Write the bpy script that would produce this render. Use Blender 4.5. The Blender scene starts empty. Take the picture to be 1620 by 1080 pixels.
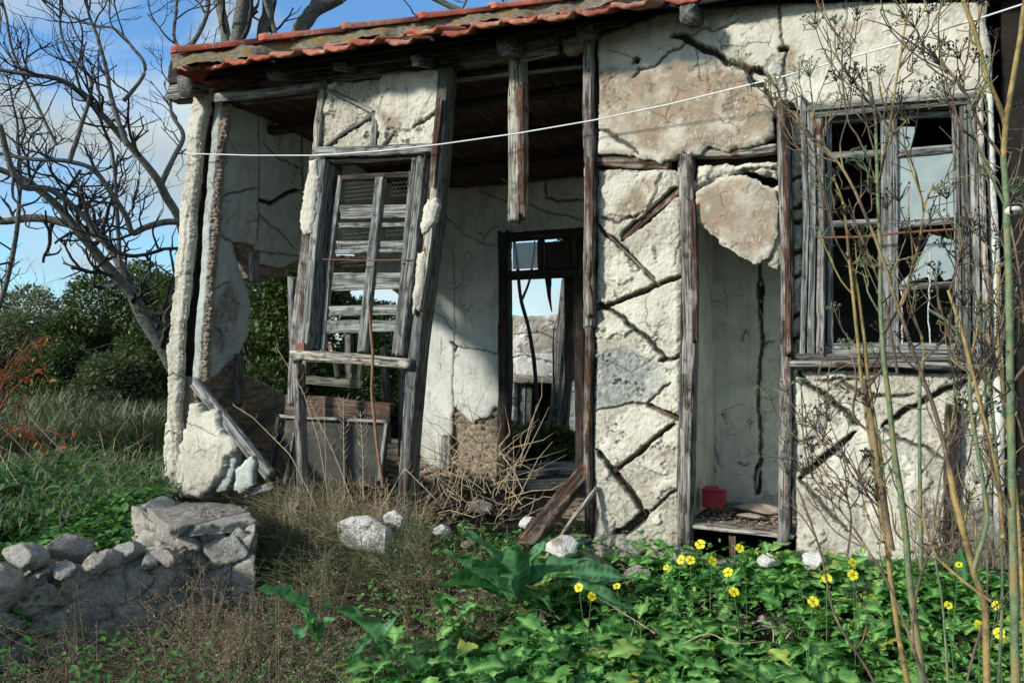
import bpy, math, random
import numpy as np
rad = math.radians
# ------------------------------------------------------------------ camera
SC = bpy.context.scene
COL = SC.collection
YAW = rad(25); FP = 1300.0; CX = 810.0; HY = 560.0
CAM = np.array([0.0, -4.45, 1.10])
AX = np.array([-math.sin(YAW), math.cos(YAW), 0.0]); RX = np.array([math.cos(YAW), math.sin(YAW), 0.0]); UP = np.array([0, 0, 1.0])
cd = bpy.data.cameras.new('camera'); cam = bpy.data.objects.new('camera', cd); COL.objects.link(cam)
cam.location = CAM; cam.rotation_euler = (rad(90), 0, YAW)
cd.sensor_width = 36; cd.lens = 36 * FP / 1620; cd.shift_y = 20 / 1620; cd.clip_end = 2000; cd.clip_start = 0.05
SC.camera = cam
# ------------------------------------------------------------------ light
SUN_AZ = math.atan2(-0.574, -0.819)          # x, y of the direction to the sun
SUN_EL = rad(24)
W = bpy.data.worlds.new('World'); SC.world = W; W.use_nodes = True
nt = W.node_tree; nt.nodes.clear()
wo = nt.nodes.new('ShaderNodeOutputWorld'); bg = nt.nodes.new('ShaderNodeBackground')
sky = nt.nodes.new('ShaderNodeTexSky'); sky.sky_type = 'NISHITA'; sky.sun_disc = False
sky.sun_elevation = SUN_EL; sky.sun_rotation = SUN_AZ; sky.altitude = 50; sky.air_density = 1.0; sky.dust_density = 0.6; sky.ozone_density = 2.5
tc = nt.nodes.new('ShaderNodeTexCoord'); mp = nt.nodes.new('ShaderNodeMapping'); mp.inputs['Scale'].default_value = (1.0, 1.0, 2.6)
mp.inputs['Location'].default_value = (0.35, 0.1, 0.4)
n1 = nt.nodes.new('ShaderNodeTexNoise'); n1.inputs['Scale'].default_value = 2.6; n1.inputs['Detail'].default_value = 7; n1.inputs['Roughness'].default_value = 0.55; n1.inputs['Distortion'].default_value = 0.3
r1 = nt.nodes.new('ShaderNodeValToRGB'); r1.color_ramp.elements[0].position = 0.42; r1.color_ramp.elements[1].position = 0.56
n2 = nt.nodes.new('ShaderNodeTexNoise'); n2.inputs['Scale'].default_value = 1.7; n2.inputs['Detail'].default_value = 4
r2 = nt.nodes.new('ShaderNodeValToRGB')
r2.color_ramp.elements[0].position = 0.35; r2.color_ramp.elements[0].color = (1.5, 1.95, 2.2, 1)
r2.color_ramp.elements[1].position = 0.65; r2.color_ramp.elements[1].color = (3.9, 4.4, 4.5, 1)
mx = nt.nodes.new('ShaderNodeMix'); mx.data_type = 'RGBA'
L = nt.links.new
L(tc.outputs['Generated'], mp.inputs['Vector']); L(mp.outputs['Vector'], n1.inputs['Vector']); L(mp.outputs['Vector'], n2.inputs['Vector'])
L(n1.outputs['Fac'], r1.inputs['Fac']); L(n2.outputs['Fac'], r2.inputs['Fac'])
tint = nt.nodes.new('ShaderNodeMix'); tint.data_type = 'RGBA'; tint.blend_type = 'MULTIPLY'; tint.inputs[0].default_value = 1; tint.inputs['B'].default_value = (0.72, 1.02, 1.22, 1); L(sky.outputs['Color'], tint.inputs['A'])
L(r1.outputs['Color'], mx.inputs['Factor']); L(tint.outputs['Result'], mx.inputs['A']); L(r2.outputs['Color'], mx.inputs['B'])
L(mx.outputs['Result'], bg.inputs['Color']); bg.inputs['Strength'].default_value = 0.118
L(bg.outputs['Background'], wo.inputs['Surface'])
sd = bpy.data.lights.new('sun', 'SUN'); sd.energy = 3.1; sd.angle = rad(6); sd.color = (1.0, 0.95, 0.87)
sun = bpy.data.objects.new('sun', sd); COL.objects.link(sun)
from mathutils import Vector, Matrix
SD = Vector((math.sin(SUN_AZ) * math.cos(SUN_EL), math.cos(SUN_AZ) * math.cos(SUN_EL), math.sin(SUN_EL)))
sun.rotation_euler = SD.to_track_quat('Z', 'Y').to_euler(); sun.location = (-4, -8, 9)
SC.view_settings.view_transform = 'Standard'; SC.view_settings.look = 'None'; SC.view_settings.gamma = 1; SC.view_settings.exposure = 0.68
SC.render.engine = 'CYCLES'
# ------------------------------------------------------------------ maths helpers
def ray(px, py): return AX + (px - CX) / FP * RX + (HY - py) / FP * UP
def P(px, py, t): return CAM + t * ray(px, py)
def F(px, py, y=0.0):
    d = ray(px, py); return CAM + (y - CAM[1]) / d[1] * d
def XW(px, py, x):
    d = ray(px, py); return CAM + (x - CAM[0]) / d[0] * d
def ZW(px, py, z):
    d = ray(px, py); return CAM + (z - CAM[2]) / d[2] * d

def _h(ix, iy, iz, s):
    n = (ix * 374761393 + iy * 668265263 + iz * 2147483647 + s * 1274126177) & 0xFFFFFFFF
    n = ((n ^ (n >> 13)) * 1274126177) & 0xFFFFFFFF
    n = ((n ^ (n >> 16)) * 2246822519) & 0xFFFFFFFF
    return ((n ^ (n >> 15)) & 0xFFFFFF) / float(0xFFFFFF)
def vnoise(p, s=0):
    p = np.asarray(p, float); i = np.floor(p).astype(np.int64); f = p - i; f = f * f * (3 - 2 * f)
    out = 0
    for dx in (0, 1):
        wx = f[:, 0] if dx else 1 - f[:, 0]
        for dy in (0, 1):
            wy = f[:, 1] if dy else 1 - f[:, 1]
            for dz in (0, 1):
                wz = f[:, 2] if dz else 1 - f[:, 2]
                out = out + wx * wy * wz * _h(i[:, 0] + dx, i[:, 1] + dy, i[:, 2] + dz, s)
    return out * 2 - 1
def fbm(p, o=4, s=0, g=0.5):
    a = 1; r = 0; t = 0; p = np.asarray(p, float).copy()
    for k in range(o):
        r = r + a * vnoise(p, s + k); t += a; a *= g; p = p * 2.03 + 11.3
    return r / t
def voro(u, v, s=0):
    iu = np.floor(u).astype(np.int64); iv = np.floor(v).astype(np.int64)
    f1 = np.full(u.shape, 9.0); f2 = np.full(u.shape, 9.0); idd = np.zeros(u.shape)
    for a in (-1, 0, 1):
        for b in (-1, 0, 1):
            x = iu + a; y = iv + b; z = np.zeros_like(x)
            cx = x + 0.5 + 0.8 * (_h(x, y, z, s) - 0.5); cy = y + 0.5 + 0.8 * (_h(x, y, z, s + 5) - 0.5)
            d = np.hypot(u - cx, v - cy); n = d < f1
            f2 = np.where(n, f1, np.minimum(f2, d)); f1 = np.where(n, d, f1); idd = np.where(n, _h(x, y, z, s + 9), idd)
    return f1, f2, idd
def sstep(a, b, x):
    t = np.clip((x - a) / (b - a), 0, 1); return t * t * (3 - 2 * t)
def smooth(pts, n):
    pts = np.array(pts, float); t = np.linspace(0, len(pts) - 1, n); i = np.clip(t.astype(int), 0, len(pts) - 2); f = (t - i)[:, None]
    g = lambda k: pts[np.clip(k, 0, len(pts) - 1)]
    p0, p1, p2, p3 = g(i - 1), g(i), g(i + 1), g(i + 2)
    return .5 * (2 * p1 + (p2 - p0) * f + (2 * p0 - 5 * p1 + 4 * p2 - p3) * f * f + (3 * p1 - p0 - 3 * p2 + p3) * f ** 3)
def rough_line(pts, amp, lev, rng, closed=False):
    pts = [np.array(p, float) for p in pts]
    for l in range(lev):
        out = []; n = len(pts); m = n if closed else n - 1
        for i in range(m):
            a = pts[i]; b = pts[(i + 1) % n]; d = b - a; L_ = np.hypot(*d) + 1e-9
            out.append(a)
            if L_ > amp * 1.2:
                k = min(amp, L_ * 0.28)
                out.append((a + b) / 2 + np.array([-d[1], d[0]]) / L_ * rng.uniform(-k, k))
        if not closed: out.append(pts[-1])
        pts = out; amp *= 0.6
    return np.array(pts)
def in_poly(u, v, poly):
    c = np.zeros(u.shape, bool); n = len(poly)
    for i in range(n):
        x1, y1 = poly[i]; x2, y2 = poly[(i + 1) % n]
        if y1 == y2: continue
        k = ((y1 > v) != (y2 > v)) & (u < (x2 - x1) * (v - y1) / (y2 - y1) + x1)
        c ^= k
    return c
def seg_dist(u, v, line, closed=False):
    n = len(line); best = np.full(u.shape, 1e9); bx = np.zeros(u.shape); by = np.zeros(u.shape); bt = np.zeros(u.shape)
    m = n if closed else n - 1
    for i in range(m):
        a = line[i]; b = line[(i + 1) % n]; d = b - a; q = d @ d + 1e-12
        t = np.clip(((u - a[0]) * d[0] + (v - a[1]) * d[1]) / q, 0, 1)
        x = a[0] + t * d[0]; y = a[1] + t * d[1]; dd = (u - x) ** 2 + (v - y) ** 2
        k = dd < best; best = np.where(k, dd, best); bx = np.where(k, x, bx); by = np.where(k, y, by); bt = np.where(k, (i + t) / m, bt)
    return np.sqrt(best), bx, by, bt
# ------------------------------------------------------------------ object helpers
def tag(o, label=None, cat=None, group=None, kind=None):
    if label: o['label'] = label
    if cat: o['category'] = cat
    if group: o['group'] = group
    if kind: o['kind'] = kind
    return o
def empty(name, loc, label, cat, group=None, kind=None):
    o = bpy.data.objects.new(name, None); COL.objects.link(o); o.location = [float(c) for c in loc]; o.empty_display_size = 0.1
    bpy.context.view_layer.update()
    return tag(o, label, cat, group, kind)
def mesh(name, V, Fs, mat, parent=None, attrs=None, smooth=True):
    """V (n,3) world coordinates; Fs list/array of faces."""
    V = np.asarray(V, float); me = bpy.data.meshes.new(name)
    org = np.zeros(3)
    if parent is None: org = np.array([(V[:, 0].min() + V[:, 0].max()) / 2, (V[:, 1].min() + V[:, 1].max()) / 2, V[:, 2].min()])
    if isinstance(Fs, np.ndarray):
        n, k = Fs.shape
        me.vertices.add(len(V)); me.vertices.foreach_set('co', (V - org).ravel())
        me.loops.add(n * k); me.loops.foreach_set('vertex_index', Fs.ravel().astype(np.int32))
        me.polygons.add(n); me.polygons.foreach_set('loop_start', np.arange(0, n * k, k, dtype=np.int32)); me.polygons.foreach_set('loop_total', np.full(n, k, np.int32))
        me.update(calc_edges=True)
    else:
        me.from_pydata([tuple(v) for v in (V - org)], [], Fs); me.update()
    if attrs:
        for k, a in attrs.items():
            a = np.asarray(a, float)
            if a.ndim == 2:
                at = me.attributes.new(k, 'FLOAT_VECTOR', 'POINT'); at.data.foreach_set('vector', a.ravel())
            else:
                at = me.attributes.new(k, 'FLOAT', 'POINT'); at.data.foreach_set('value', a)
    if smooth: me.polygons.foreach_set('use_smooth', np.ones(len(me.polygons), bool))
    me.materials.append(mat)
    o = bpy.data.objects.new(name, me); COL.objects.link(o)
    if parent is not None:
        o.parent = parent; o.matrix_parent_inverse = parent.matrix_world.inverted()
    else: o.location = org
    return o
class MB:
    def __init__(s): s.V = []; s.F = []; s.n = 0; s.A = {}
    def add(s, V, Fc, **at):
        V = np.asarray(V, float); Fc = np.asarray(Fc); 
        if Fc.shape[1] == 3: Fc = np.hstack([Fc, Fc[:, 2:3]])
        s.V.append(V); s.F.append(Fc + s.n); s.n += len(V)
        for k, a in at.items():
            a = np.asarray(a, float)
            if a.ndim == 0: a = np.full(len(V), float(a))
            s.A.setdefault(k, []).append(a)
    def build(s, name, mat, parent=None, smooth=True):
        V = np.vstack(s.V); Fc = np.vstack(s.F)
        tri = Fc[:, 2] == Fc[:, 3]
        at = {k: np.concatenate(a) for k, a in s.A.items()}
        if tri.any():
            Fl = [tuple(int(i) for i in (f[:3] if t else f)) for f, t in zip(Fc, tri)]
            return mesh(name, V, Fl, mat, parent, at, smooth)
        return mesh(name, V, Fc, mat, parent, at, smooth)
    def tube(s, pts, r, sides=5, **at):
        pts = np.asarray(pts, float); n = len(pts); r = np.broadcast_to(np.asarray(r, float), (n,))
        d = np.gradient(pts, axis=0); d /= np.linalg.norm(d, axis=1)[:, None] + 1e-9
        ref = np.array([0.13, 0.21, 0.97]) if abs(d[:, 2].mean()) < 0.8 else np.array([0.95, 0.3, 0.05])
        a = np.cross(d, ref); a /= np.linalg.norm(a, axis=1)[:, None] + 1e-9; b = np.cross(d, a)
        th = np.arange(sides) / sides * 2 * math.pi
        V = pts[:, None, :] + r[:, None, None] * (np.cos(th)[None, :, None] * a[:, None, :] + np.sin(th)[None, :, None] * b[:, None, :])
        V = V.reshape(-1, 3); i = np.arange(n - 1)[:, None] * sides; j = np.arange(sides)[None, :]; k = (j + 1) % sides
        Fq = np.stack([i + j, i + k, i + sides + k, i + sides + j], -1).reshape(-1, 4)
        s.add(V, Fq, **at)
# ------------------------------------------------------------------ materials
class NT:
    def __init__(s, name):
        s.m = bpy.data.materials.new(name); s.m.use_nodes = True; s.t = s.m.node_tree; s.t.nodes.clear()
        s.out = s.n('ShaderNodeOutputMaterial'); s.b = s.n('ShaderNodeBsdfPrincipled'); s.l(s.b.outputs[0], s.out.inputs[0])
        s.b.inputs['Roughness'].default_value = 0.9; s.b.inputs['Specular IOR Level'].default_value = 0.25
    def n(s, t, **k):
        x = s.t.nodes.new(t)
        for a, b in k.items(): setattr(x, a, b)
        return x
    def l(s, a, b): s.t.links.new(a, b)
    def pos(s): return s.n('ShaderNodeNewGeometry').outputs['Position']
    def attr(s, nm, out='Fac'): return s.n('ShaderNodeAttribute', attribute_name=nm).outputs[out]
    def noise(s, vec, sc, det=4, ro=0.55, scale=None, dist=0):
        if scale is not None:
            m = s.n('ShaderNodeMapping'); m.inputs['Scale'].default_value = scale; s.l(vec, m.inputs['Vector']); vec = m.outputs[0]
        x = s.n('ShaderNodeTexNoise'); s.l(vec, x.inputs['Vector']); x.inputs['Scale'].default_value = sc
        x.inputs['Detail'].default_value = det; x.inputs['Roughness'].default_value = ro; x.inputs['Distortion'].default_value = dist
        return x.outputs['Fac']
    def ramp(s, fac, stops):
        x = s.n('ShaderNodeValToRGB'); s.l(fac, x.inputs['Fac']); e = x.color_ramp.elements
        while len(e) < len(stops): e.new(0.5)
        for q, (p, c) in zip(e, stops):
            q.position = p; q.color = (c, c, c, 1) if not hasattr(c, '__len__') else (*c, 1)
        return x.outputs['Color']
    def mix(s, f, a, b, mode='MIX'):
        x = s.n('ShaderNodeMix', data_type='RGBA', blend_type=mode)
        for k, v in (('Factor', f), ('A', a), ('B', b)):
            i = x.inputs[k] if k != 'Factor' else x.inputs[0]
            if hasattr(v, 'links'): s.l(v, i)
            elif k == 'Factor': i.default_value = v
            else: i.default_value = (*v, 1)
        return x.outputs['Result']
    def math(s, op, a, b=0.0):
        x = s.n('ShaderNodeMath', operation=op)
        for i, v in enumerate((a, b)):
            if hasattr(v, 'links'): s.l(v, x.inputs[i])
            else: x.inputs[i].default_value = v
        return x.outputs[0]
    def bump(s, h, st, d=0.01):
        x = s.n('ShaderNodeBump'); s.l(h, x.inputs['Height']); x.inputs['Strength'].default_value = st; x.inputs['Distance'].default_value = d
        s.l(x.outputs[0], s.b.inputs['Normal'])
    def color(s, c):
        if hasattr(c, 'links'): s.l(c, s.b.inputs['Base Color'])
        else: s.b.inputs['Base Color'].default_value = (*c, 1)

def m_plaster(name, base, infill, tan, gry=(0.2, 0.21, 0.2), orange=0.25, stain=0.35, craz=0.8):
    """lay: outer coat; tan: worn coat; gry: lichen patch; crk: cracks painted dark, depth shade together with dirt"""
    N = NT(name); p = N.pos()
    big = N.noise(p, 2.3, 6, 0.6); mid = N.noise(p, 9, 6, 0.65); fine = N.noise(p, 70, 4, 0.7); vf = N.noise(p, 220, 2)
    b = N.mix(N.ramp(mid, [(0.35, 0), (0.7, 1)]), base, tuple(c * 0.8 for c in base))
    i = N.mix(N.ramp(fine, [(0.3, 0), (0.7, 1)]), tuple(c * 0.72 for c in infill), infill)
    i = N.mix(N.ramp(mid, [(0.4, 0), (0.75, 1)]), i, tuple(c * k for c, k in zip(infill, (0.8, 0.74, 0.66))))
    c = N.mix(N.attr('lay'), i, b)
    # worn coat: tan with orange primer showing and white flecks
    t = N.mix(N.math('MULTIPLY', N.ramp(N.noise(p, 13, 7, 0.75, dist=0.6), [(0.48, 0), (0.6, 1)]), 0.6), tan, (0.42, 0.27, 0.18))
    t = N.mix(N.ramp(N.noise(p, 22, 6, 0.75), [(0.585, 0), (0.63, 1)]), t, (0.52, 0.49, 0.42))
    c = N.mix(N.attr('tan'), c, t)
    g = N.mix(N.ramp(N.noise(p, 30, 6, 0.7), [(0.4, 0), (0.65, 1)]), gry, tuple(q * 2.0 for q in gry))
    c = N.mix(N.attr('gry'), c, g)
    # small primer spots where the coat has flaked
    sp = N.math('MULTIPLY', N.ramp(N.noise(p, 5, 7, 0.7), [(0.62, 0), (0.66, 1)]), N.attr('lay'))
    c = N.mix(N.math('MULTIPLY', sp, orange), c, (0.45, 0.25, 0.16))
    # vertical streaks and dirt
    st = N.noise(p, 1.0, 5, 0.6, scale=(14, 14, 1.3))
    c = N.mix(N.math('MULTIPLY', N.ramp(st, [(0.5, 0), (0.75, 1)]), stain), c, (0.16, 0.15, 0.12))
    c = N.mix(N.math('MULTIPLY', N.ramp(big, [(0.45, 0), (0.7, 1)]), stain * 0.8), c, (0.22, 0.19, 0.14))
    c = N.mix(N.math('MULTIPLY', N.ramp(N.noise(p, 160, 2), [(0.66, 0), (0.7, 1)]), 0.4), c, (0.1, 0.09, 0.07))
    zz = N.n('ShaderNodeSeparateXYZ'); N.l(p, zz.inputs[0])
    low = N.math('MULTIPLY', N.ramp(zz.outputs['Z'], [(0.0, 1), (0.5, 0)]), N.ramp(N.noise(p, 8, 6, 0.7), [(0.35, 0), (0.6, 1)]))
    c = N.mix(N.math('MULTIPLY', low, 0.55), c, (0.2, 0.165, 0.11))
    c = N.mix(N.math('MULTIPLY', N.ramp(N.noise(p, 3.1, 7, 0.7), [(0.52, 0), (0.58, 1)]), 0.35), c, tuple(min(.8, q * 1.15) for q in base))
    c = N.mix(N.math('MULTIPLY', N.ramp(N.noise(p, 11, 8, 0.8), [(0.56, 0), (0.66, 1)]), 0.28), c, (0.27, 0.225, 0.16))
    # hairline crazing
    def craze(sc, wd, amt, seedv):
        dv = N.n('ShaderNodeVectorMath', operation='ADD'); nn_ = N.n('ShaderNodeTexNoise'); N.l(p, nn_.inputs['Vector']); nn_.inputs['Scale'].default_value = sc * 2.2; nn_.inputs['Detail'].default_value = 5
        sc_ = N.n('ShaderNodeVectorMath', operation='SCALE'); N.l(nn_.outputs['Color'], sc_.inputs[0]); sc_.inputs['Scale'].default_value = 0.55 / sc; N.l(p, dv.inputs[0]); N.l(sc_.outputs[0], dv.inputs[1])
        v = N.n('ShaderNodeTexVoronoi', feature='DISTANCE_TO_EDGE'); N.l(dv.outputs[0], v.inputs['Vector']); v.inputs['Scale'].default_value = sc
        k = N.ramp(v.outputs['Distance'], [(0.0, 1), (wd, 0)]); ms = N.ramp(N.noise(p, sc * .7, 3), [(0.5, 0), (0.62, 1)])
        return N.math('MULTIPLY', N.math('MULTIPLY', k, ms), amt)
    ck = N.math('MAXIMUM', craze(5.0, 0.022, craz, 0), craze(13.0, 0.035, craz * .7, 1))
    c = N.mix(ck, c, (0.06, 0.05, 0.035))
    # pits of the bare infill
    pit = N.ramp(N.noise(p, 48, 5, 0.75), [(0.36, 1), (0.44, 0)])
    c = N.mix(N.math('MULTIPLY', N.math('MULTIPLY', pit, N.math('SUBTRACT', 1.0, N.attr('lay'))), 0.45), c, (0.14, 0.12, 0.085))
    c = N.mix(N.attr('crk'), c, (0.03, 0.026, 0.02))
    N.color(c)
    h = N.math('ADD', N.math('MULTIPLY', fine, 0.8), N.math('MULTIPLY', vf, 0.5)); h = N.math('SUBTRACT', h, N.math('MULTIPLY', ck, 1.2)); h = N.math('SUBTRACT', h, N.math('MULTIPLY', N.math('MULTIPLY', pit, N.math('SUBTRACT', 1.0, N.attr('lay'))), 0.8))
    N.bump(h, 0.6, 0.006); return N.m
def m_rubble(name, cols, mortar, stain=0.4):
    N = NT(name); p = N.pos()
    sid = N.attr('sid'); st = [(k / (len(cols) - 1), c) for k, c in enumerate(cols)]
    c = N.ramp(sid, st)
    n = N.noise(p, 35, 6, 0.7)
    c = N.mix(N.ramp(n, [(0.3, 0), (0.75, 1)]), c, tuple(q * 0.6 for q in cols[0]))
    c = N.mix(N.attr('mor'), c, mortar)
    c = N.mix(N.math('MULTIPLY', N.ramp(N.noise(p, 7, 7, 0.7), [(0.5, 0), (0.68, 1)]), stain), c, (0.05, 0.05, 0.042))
    c = N.mix(N.math('MULTIPLY', N.ramp(N.noise(p, 26, 7, 0.8), [(0.54, 0), (0.60, 1)]), 0.55), c, tuple(min(.6, q * 1.7) for q in mortar))
    c = N.mix(N.math('MULTIPLY', N.ramp(N.noise(p, 55, 5, 0.8), [(0.55, 0), (0.60, 1)]), 0.5), c, (0.06, 0.058, 0.05))
    c = N.mix(N.attr('crk'), c, (0.03, 0.026, 0.02))
    N.color(c); N.bump(N.math('ADD', n, N.noise(p, 140, 3)), 0.9, 0.014); return N.m
def m_wood(name, pale, mid, dark, brown=0.0, bcol=(0.16, 0.062, 0.03), ro=0.85):
    N = NT(name); g = N.attr('gc', 'Vector'); p = N.pos()
    s1 = N.noise(g, 1, 6, 0.65, scale=(55, 55, 2.6), dist=0.4); s2 = N.noise(g, 1, 4, 0.6, scale=(130, 130, 4), ); bl = N.noise(p, 6, 5, 0.6)
    c = N.ramp(s1, [(0.3, dark), (0.47, mid), (0.66, pale)])
    if brown:
        bl = N.math('ADD', N.math('MULTIPLY', bl, 0.55), N.math('MULTIPLY', N.noise(g, 1, 5, 0.7, scale=(30, 30, 3.5)), 0.45))
        c = N.mix(N.ramp(bl, [(0.60 - brown * 0.25, 0), (0.66 - brown * 0.25, 1)]), c, N.ramp(s1, [(0.35, tuple(q * 0.3 for q in bcol)), (0.55, bcol), (0.75, tuple(q * 1.5 for q in bcol))]))
    c = N.mix(N.math('MULTIPLY', N.ramp(s2, [(0.50, 0), (0.60, 1)]), 0.85), c, tuple(q * 0.35 for q in dark))
    c = N.mix(N.attr('crk'), c, (0.012, 0.01, 0.008))
    N.color(c); N.b.inputs['Roughness'].default_value = ro
    N.bump(N.math('ADD', s1, N.math('MULTIPLY', s2, 0.7)), 0.9, 0.008); return N.m
def m_simple(name, c1, c2, sc=20, ro=0.9, bump=0.4, spec=0.25, c3=None, dist=0.005):
    N = NT(name); p = N.pos(); n = N.noise(p, sc, 5, 0.65)
    c = N.ramp(n, [(0.3, c1), (0.7, c2)])
    if c3: c = N.mix(N.ramp(N.noise(p, sc * 0.3, 6, 0.7), [(0.52, 0), (0.6, 1)]), c, c3)
    N.color(c); N.b.inputs['Roughness'].default_value = ro; N.b.inputs['Specular IOR Level'].default_value = spec
    if bump: N.bump(N.noise(p, sc * 4, 4), bump, dist)
    return N.m
def m_leaf(name, c1, c2, c3, tr=0.35, ro=0.5, vein=True):
    """tone varies per leaf through the attribute rnd"""
    N = NT(name); p = N.pos()
    c = N.ramp(N.attr('rnd'), [(0.0, c1), (0.5, c2), (0.93, c3), (1.0, (c3[0] * 1.9, c3[1] * 1.05, c3[2] * .8) if vein else c3)])
    c = N.mix(N.math('MULTIPLY', N.ramp(N.noise(p, 60, 4), [(0.4, 0), (0.7, 1)]), 0.45), c, tuple(q * 0.55 for q in c1))
    if vein: c = N.mix(N.math('MULTIPLY', N.attr('rib'), 0.55), c, tuple(min(1, q * 2.4 + 0.03) for q in c3))
    N.color(c); N.b.inputs['Roughness'].default_value = ro; N.b.inputs['Specular IOR Level'].default_value = 0.3
    t = N.n('ShaderNodeBsdfTranslucent'); N.l(N.mix(1.0, c, (1.0, 1.25, 0.5), 'MULTIPLY'), t.inputs['Color'])
    m = N.n('ShaderNodeMixShader'); m.inputs[0].default_value = tr; N.l(N.b.outputs[0], m.inputs[1]); N.l(t.outputs[0], m.inputs[2]); N.l(m.outputs[0], N.out.inputs[0])
    return N.m
M = {}
M['plaster'] = m_plaster('lime_plaster', (0.60, 0.575, 0.475), (0.53, 0.51, 0.43), (0.27, 0.225, 0.155))
M['plaster_in'] = m_plaster('inner_plaster', (0.60, 0.62, 0.56), (0.38, 0.37, 0.32), (0.33, 0.34, 0.29), orange=0.08, stain=0.28)
M['plaster_left'] = m_plaster('inner_left_plaster', (0.52, 0.58, 0.55), (0.40, 0.41, 0.37), (0.25, 0.28, 0.25), orange=0.05, stain=0.3)
M['whitewash'] = m_plaster('whitewash', (0.62, 0.62, 0.57), (0.42, 0.40, 0.34), (0.3, 0.28, 0.22), orange=0.15, stain=0.45)
M['brick'] = m_rubble('old_brick', [(0.32, 0.26, 0.20), (0.50, 0.40, 0.29), (0.42, 0.25, 0.17), (0.55, 0.48, 0.38)], (0.45, 0.40, 0.31))
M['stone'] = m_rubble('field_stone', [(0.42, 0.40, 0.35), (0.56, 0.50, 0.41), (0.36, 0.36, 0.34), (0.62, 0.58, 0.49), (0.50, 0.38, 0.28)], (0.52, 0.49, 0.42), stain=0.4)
M['stone_lit'] = m_rubble('pale_rubble', [(0.42, 0.40, 0.35), (0.55, 0.52, 0.46), (0.38, 0.32, 0.26), (0.5, 0.46, 0.4)], (0.4, 0.38, 0.33), stain=0.3)
M['grey'] = m_wood('grey_wood', (0.40, 0.41, 0.38), (0.22, 0.225, 0.21), (0.05, 0.045, 0.04), 0.0)
M['pale'] = m_wood('pale_wood', (0.55, 0.53, 0.46), (0.36, 0.34, 0.28), (0.09, 0.07, 0.05), 0.25)
M['brown'] = m_wood('red_brown_wood', (0.36, 0.33, 0.28), (0.18, 0.14, 0.11), (0.03, 0.022, 0.018), 0.62, (0.12, 0.062, 0.038))
M['mixed'] = m_wood('worn_post_wood', (0.42, 0.40, 0.36), (0.2, 0.185, 0.165), (0.035, 0.03, 0.025), 0.30, (0.11, 0.06, 0.04))
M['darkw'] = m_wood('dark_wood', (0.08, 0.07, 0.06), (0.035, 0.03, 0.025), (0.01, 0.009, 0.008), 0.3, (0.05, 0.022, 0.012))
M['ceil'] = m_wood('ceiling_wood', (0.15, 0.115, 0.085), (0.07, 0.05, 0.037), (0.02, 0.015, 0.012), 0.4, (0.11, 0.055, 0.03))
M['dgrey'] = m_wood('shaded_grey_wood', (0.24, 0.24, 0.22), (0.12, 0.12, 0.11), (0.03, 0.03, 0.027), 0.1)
M['panelw'] = m_wood('brown_board', (0.20, 0.15, 0.11), (0.12, 0.085, 0.06), (0.05, 0.035, 0.025), 0.3, (0.13, 0.07, 0.04))
def m_tile():
    N = NT('red_clay_tile'); p = N.pos(); r = N.attr('rnd')
    c = N.ramp(r, [(0, (0.26, 0.06, 0.035)), (.35, (0.42, 0.11, 0.06)), (.7, (0.50, 0.17, 0.10)), (1, (0.33, 0.16, 0.11))])
    c = N.mix(N.math('MULTIPLY', N.ramp(N.noise(p, 9, 7, .75), [(.48, 0), (.62, 1)]), .7), c, (0.17, 0.07, 0.05))
    c = N.mix(N.ramp(N.noise(p, 16, 7, .8), [(.575, 0), (.61, 1)]), c, (0.40, 0.37, 0.30))
    c = N.mix(N.ramp(N.noise(p, 24, 6, .8), [(.60, 0), (.64, 1)]), c, (0.06, 0.05, 0.045))
    N.color(c); N.bump(N.noise(p, 60, 5, .7), .8, .008); return N.m
M['tile'] = m_tile()
M['tilem'] = m_simple('tile_mortar', (0.13, 0.115, 0.085), (0.46, 0.40, 0.29), 34, 0.95, 1.0, 0.1, c3=(0.40, 0.24, 0.06), dist=0.03)
M['rust'] = m_simple('rust', (0.12, 0.05, 0.03), (0.26, 0.11, 0.06), 40, 0.8)
M['wire'] = m_simple('wire', (0.2, 0.2, 0.2), (0.3, 0.3, 0.3), 40, 0.6, 0)
M['cable'] = m_simple('white_cable', (0.62, 0.62, 0.6), (0.75, 0.75, 0.72), 10, 0.5, 0)
M['soil'] = m_simple('dark_soil', (0.035, 0.028, 0.018), (0.09, 0.072, 0.05), 12, 1.0, 1.0, 0.1, dist=0.03)
M['black'] = m_simple('shade_black', (0.012, 0.011, 0.01), (0.03, 0.026, 0.022), 9, 1.0, 0.5, 0.1)  # shade of cavities and recesses, put into the colour
M['white'] = m_simple('white_stone', (0.46, 0.45, 0.41), (0.68, 0.67, 0.62), 22, 0.9, 0.9, c3=(0.28, 0.25, 0.2), dist=0.015)
M['bark'] = m_simple('grey_bark', (0.05, 0.045, 0.035), (0.24, 0.24, 0.21), 26, 0.9, 0.9, 0.2, dist=0.02)
M['barkd'] = m_simple('dark_bark', (0.02, 0.018, 0.016), (0.07, 0.065, 0.06), 20, 0.9, 0.5)
M['twig'] = m_simple('brown_twig', (0.10, 0.078, 0.05), (0.30, 0.24, 0.165), 30, 0.9, 0)
M['twigd'] = m_simple('dark_twig', (0.015, 0.013, 0.012), (0.06, 0.05, 0.042), 30, 0.9, 0)
M['straw'] = m_simple('straw', (0.30, 0.22, 0.13), (0.52, 0.42, 0.28), 30, 0.9, 0)
M['mustard'] = m_leaf('mustard_leaf', (0.04, 0.14, 0.038), (0.10, 0.28, 0.072), (0.22, 0.42, 0.11), 0.35)
M['arum'] = m_leaf('lily_leaf', (0.025, 0.08, 0.035), (0.04, 0.125, 0.05), (0.07, 0.19, 0.07), 0.25, 0.5)
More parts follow.
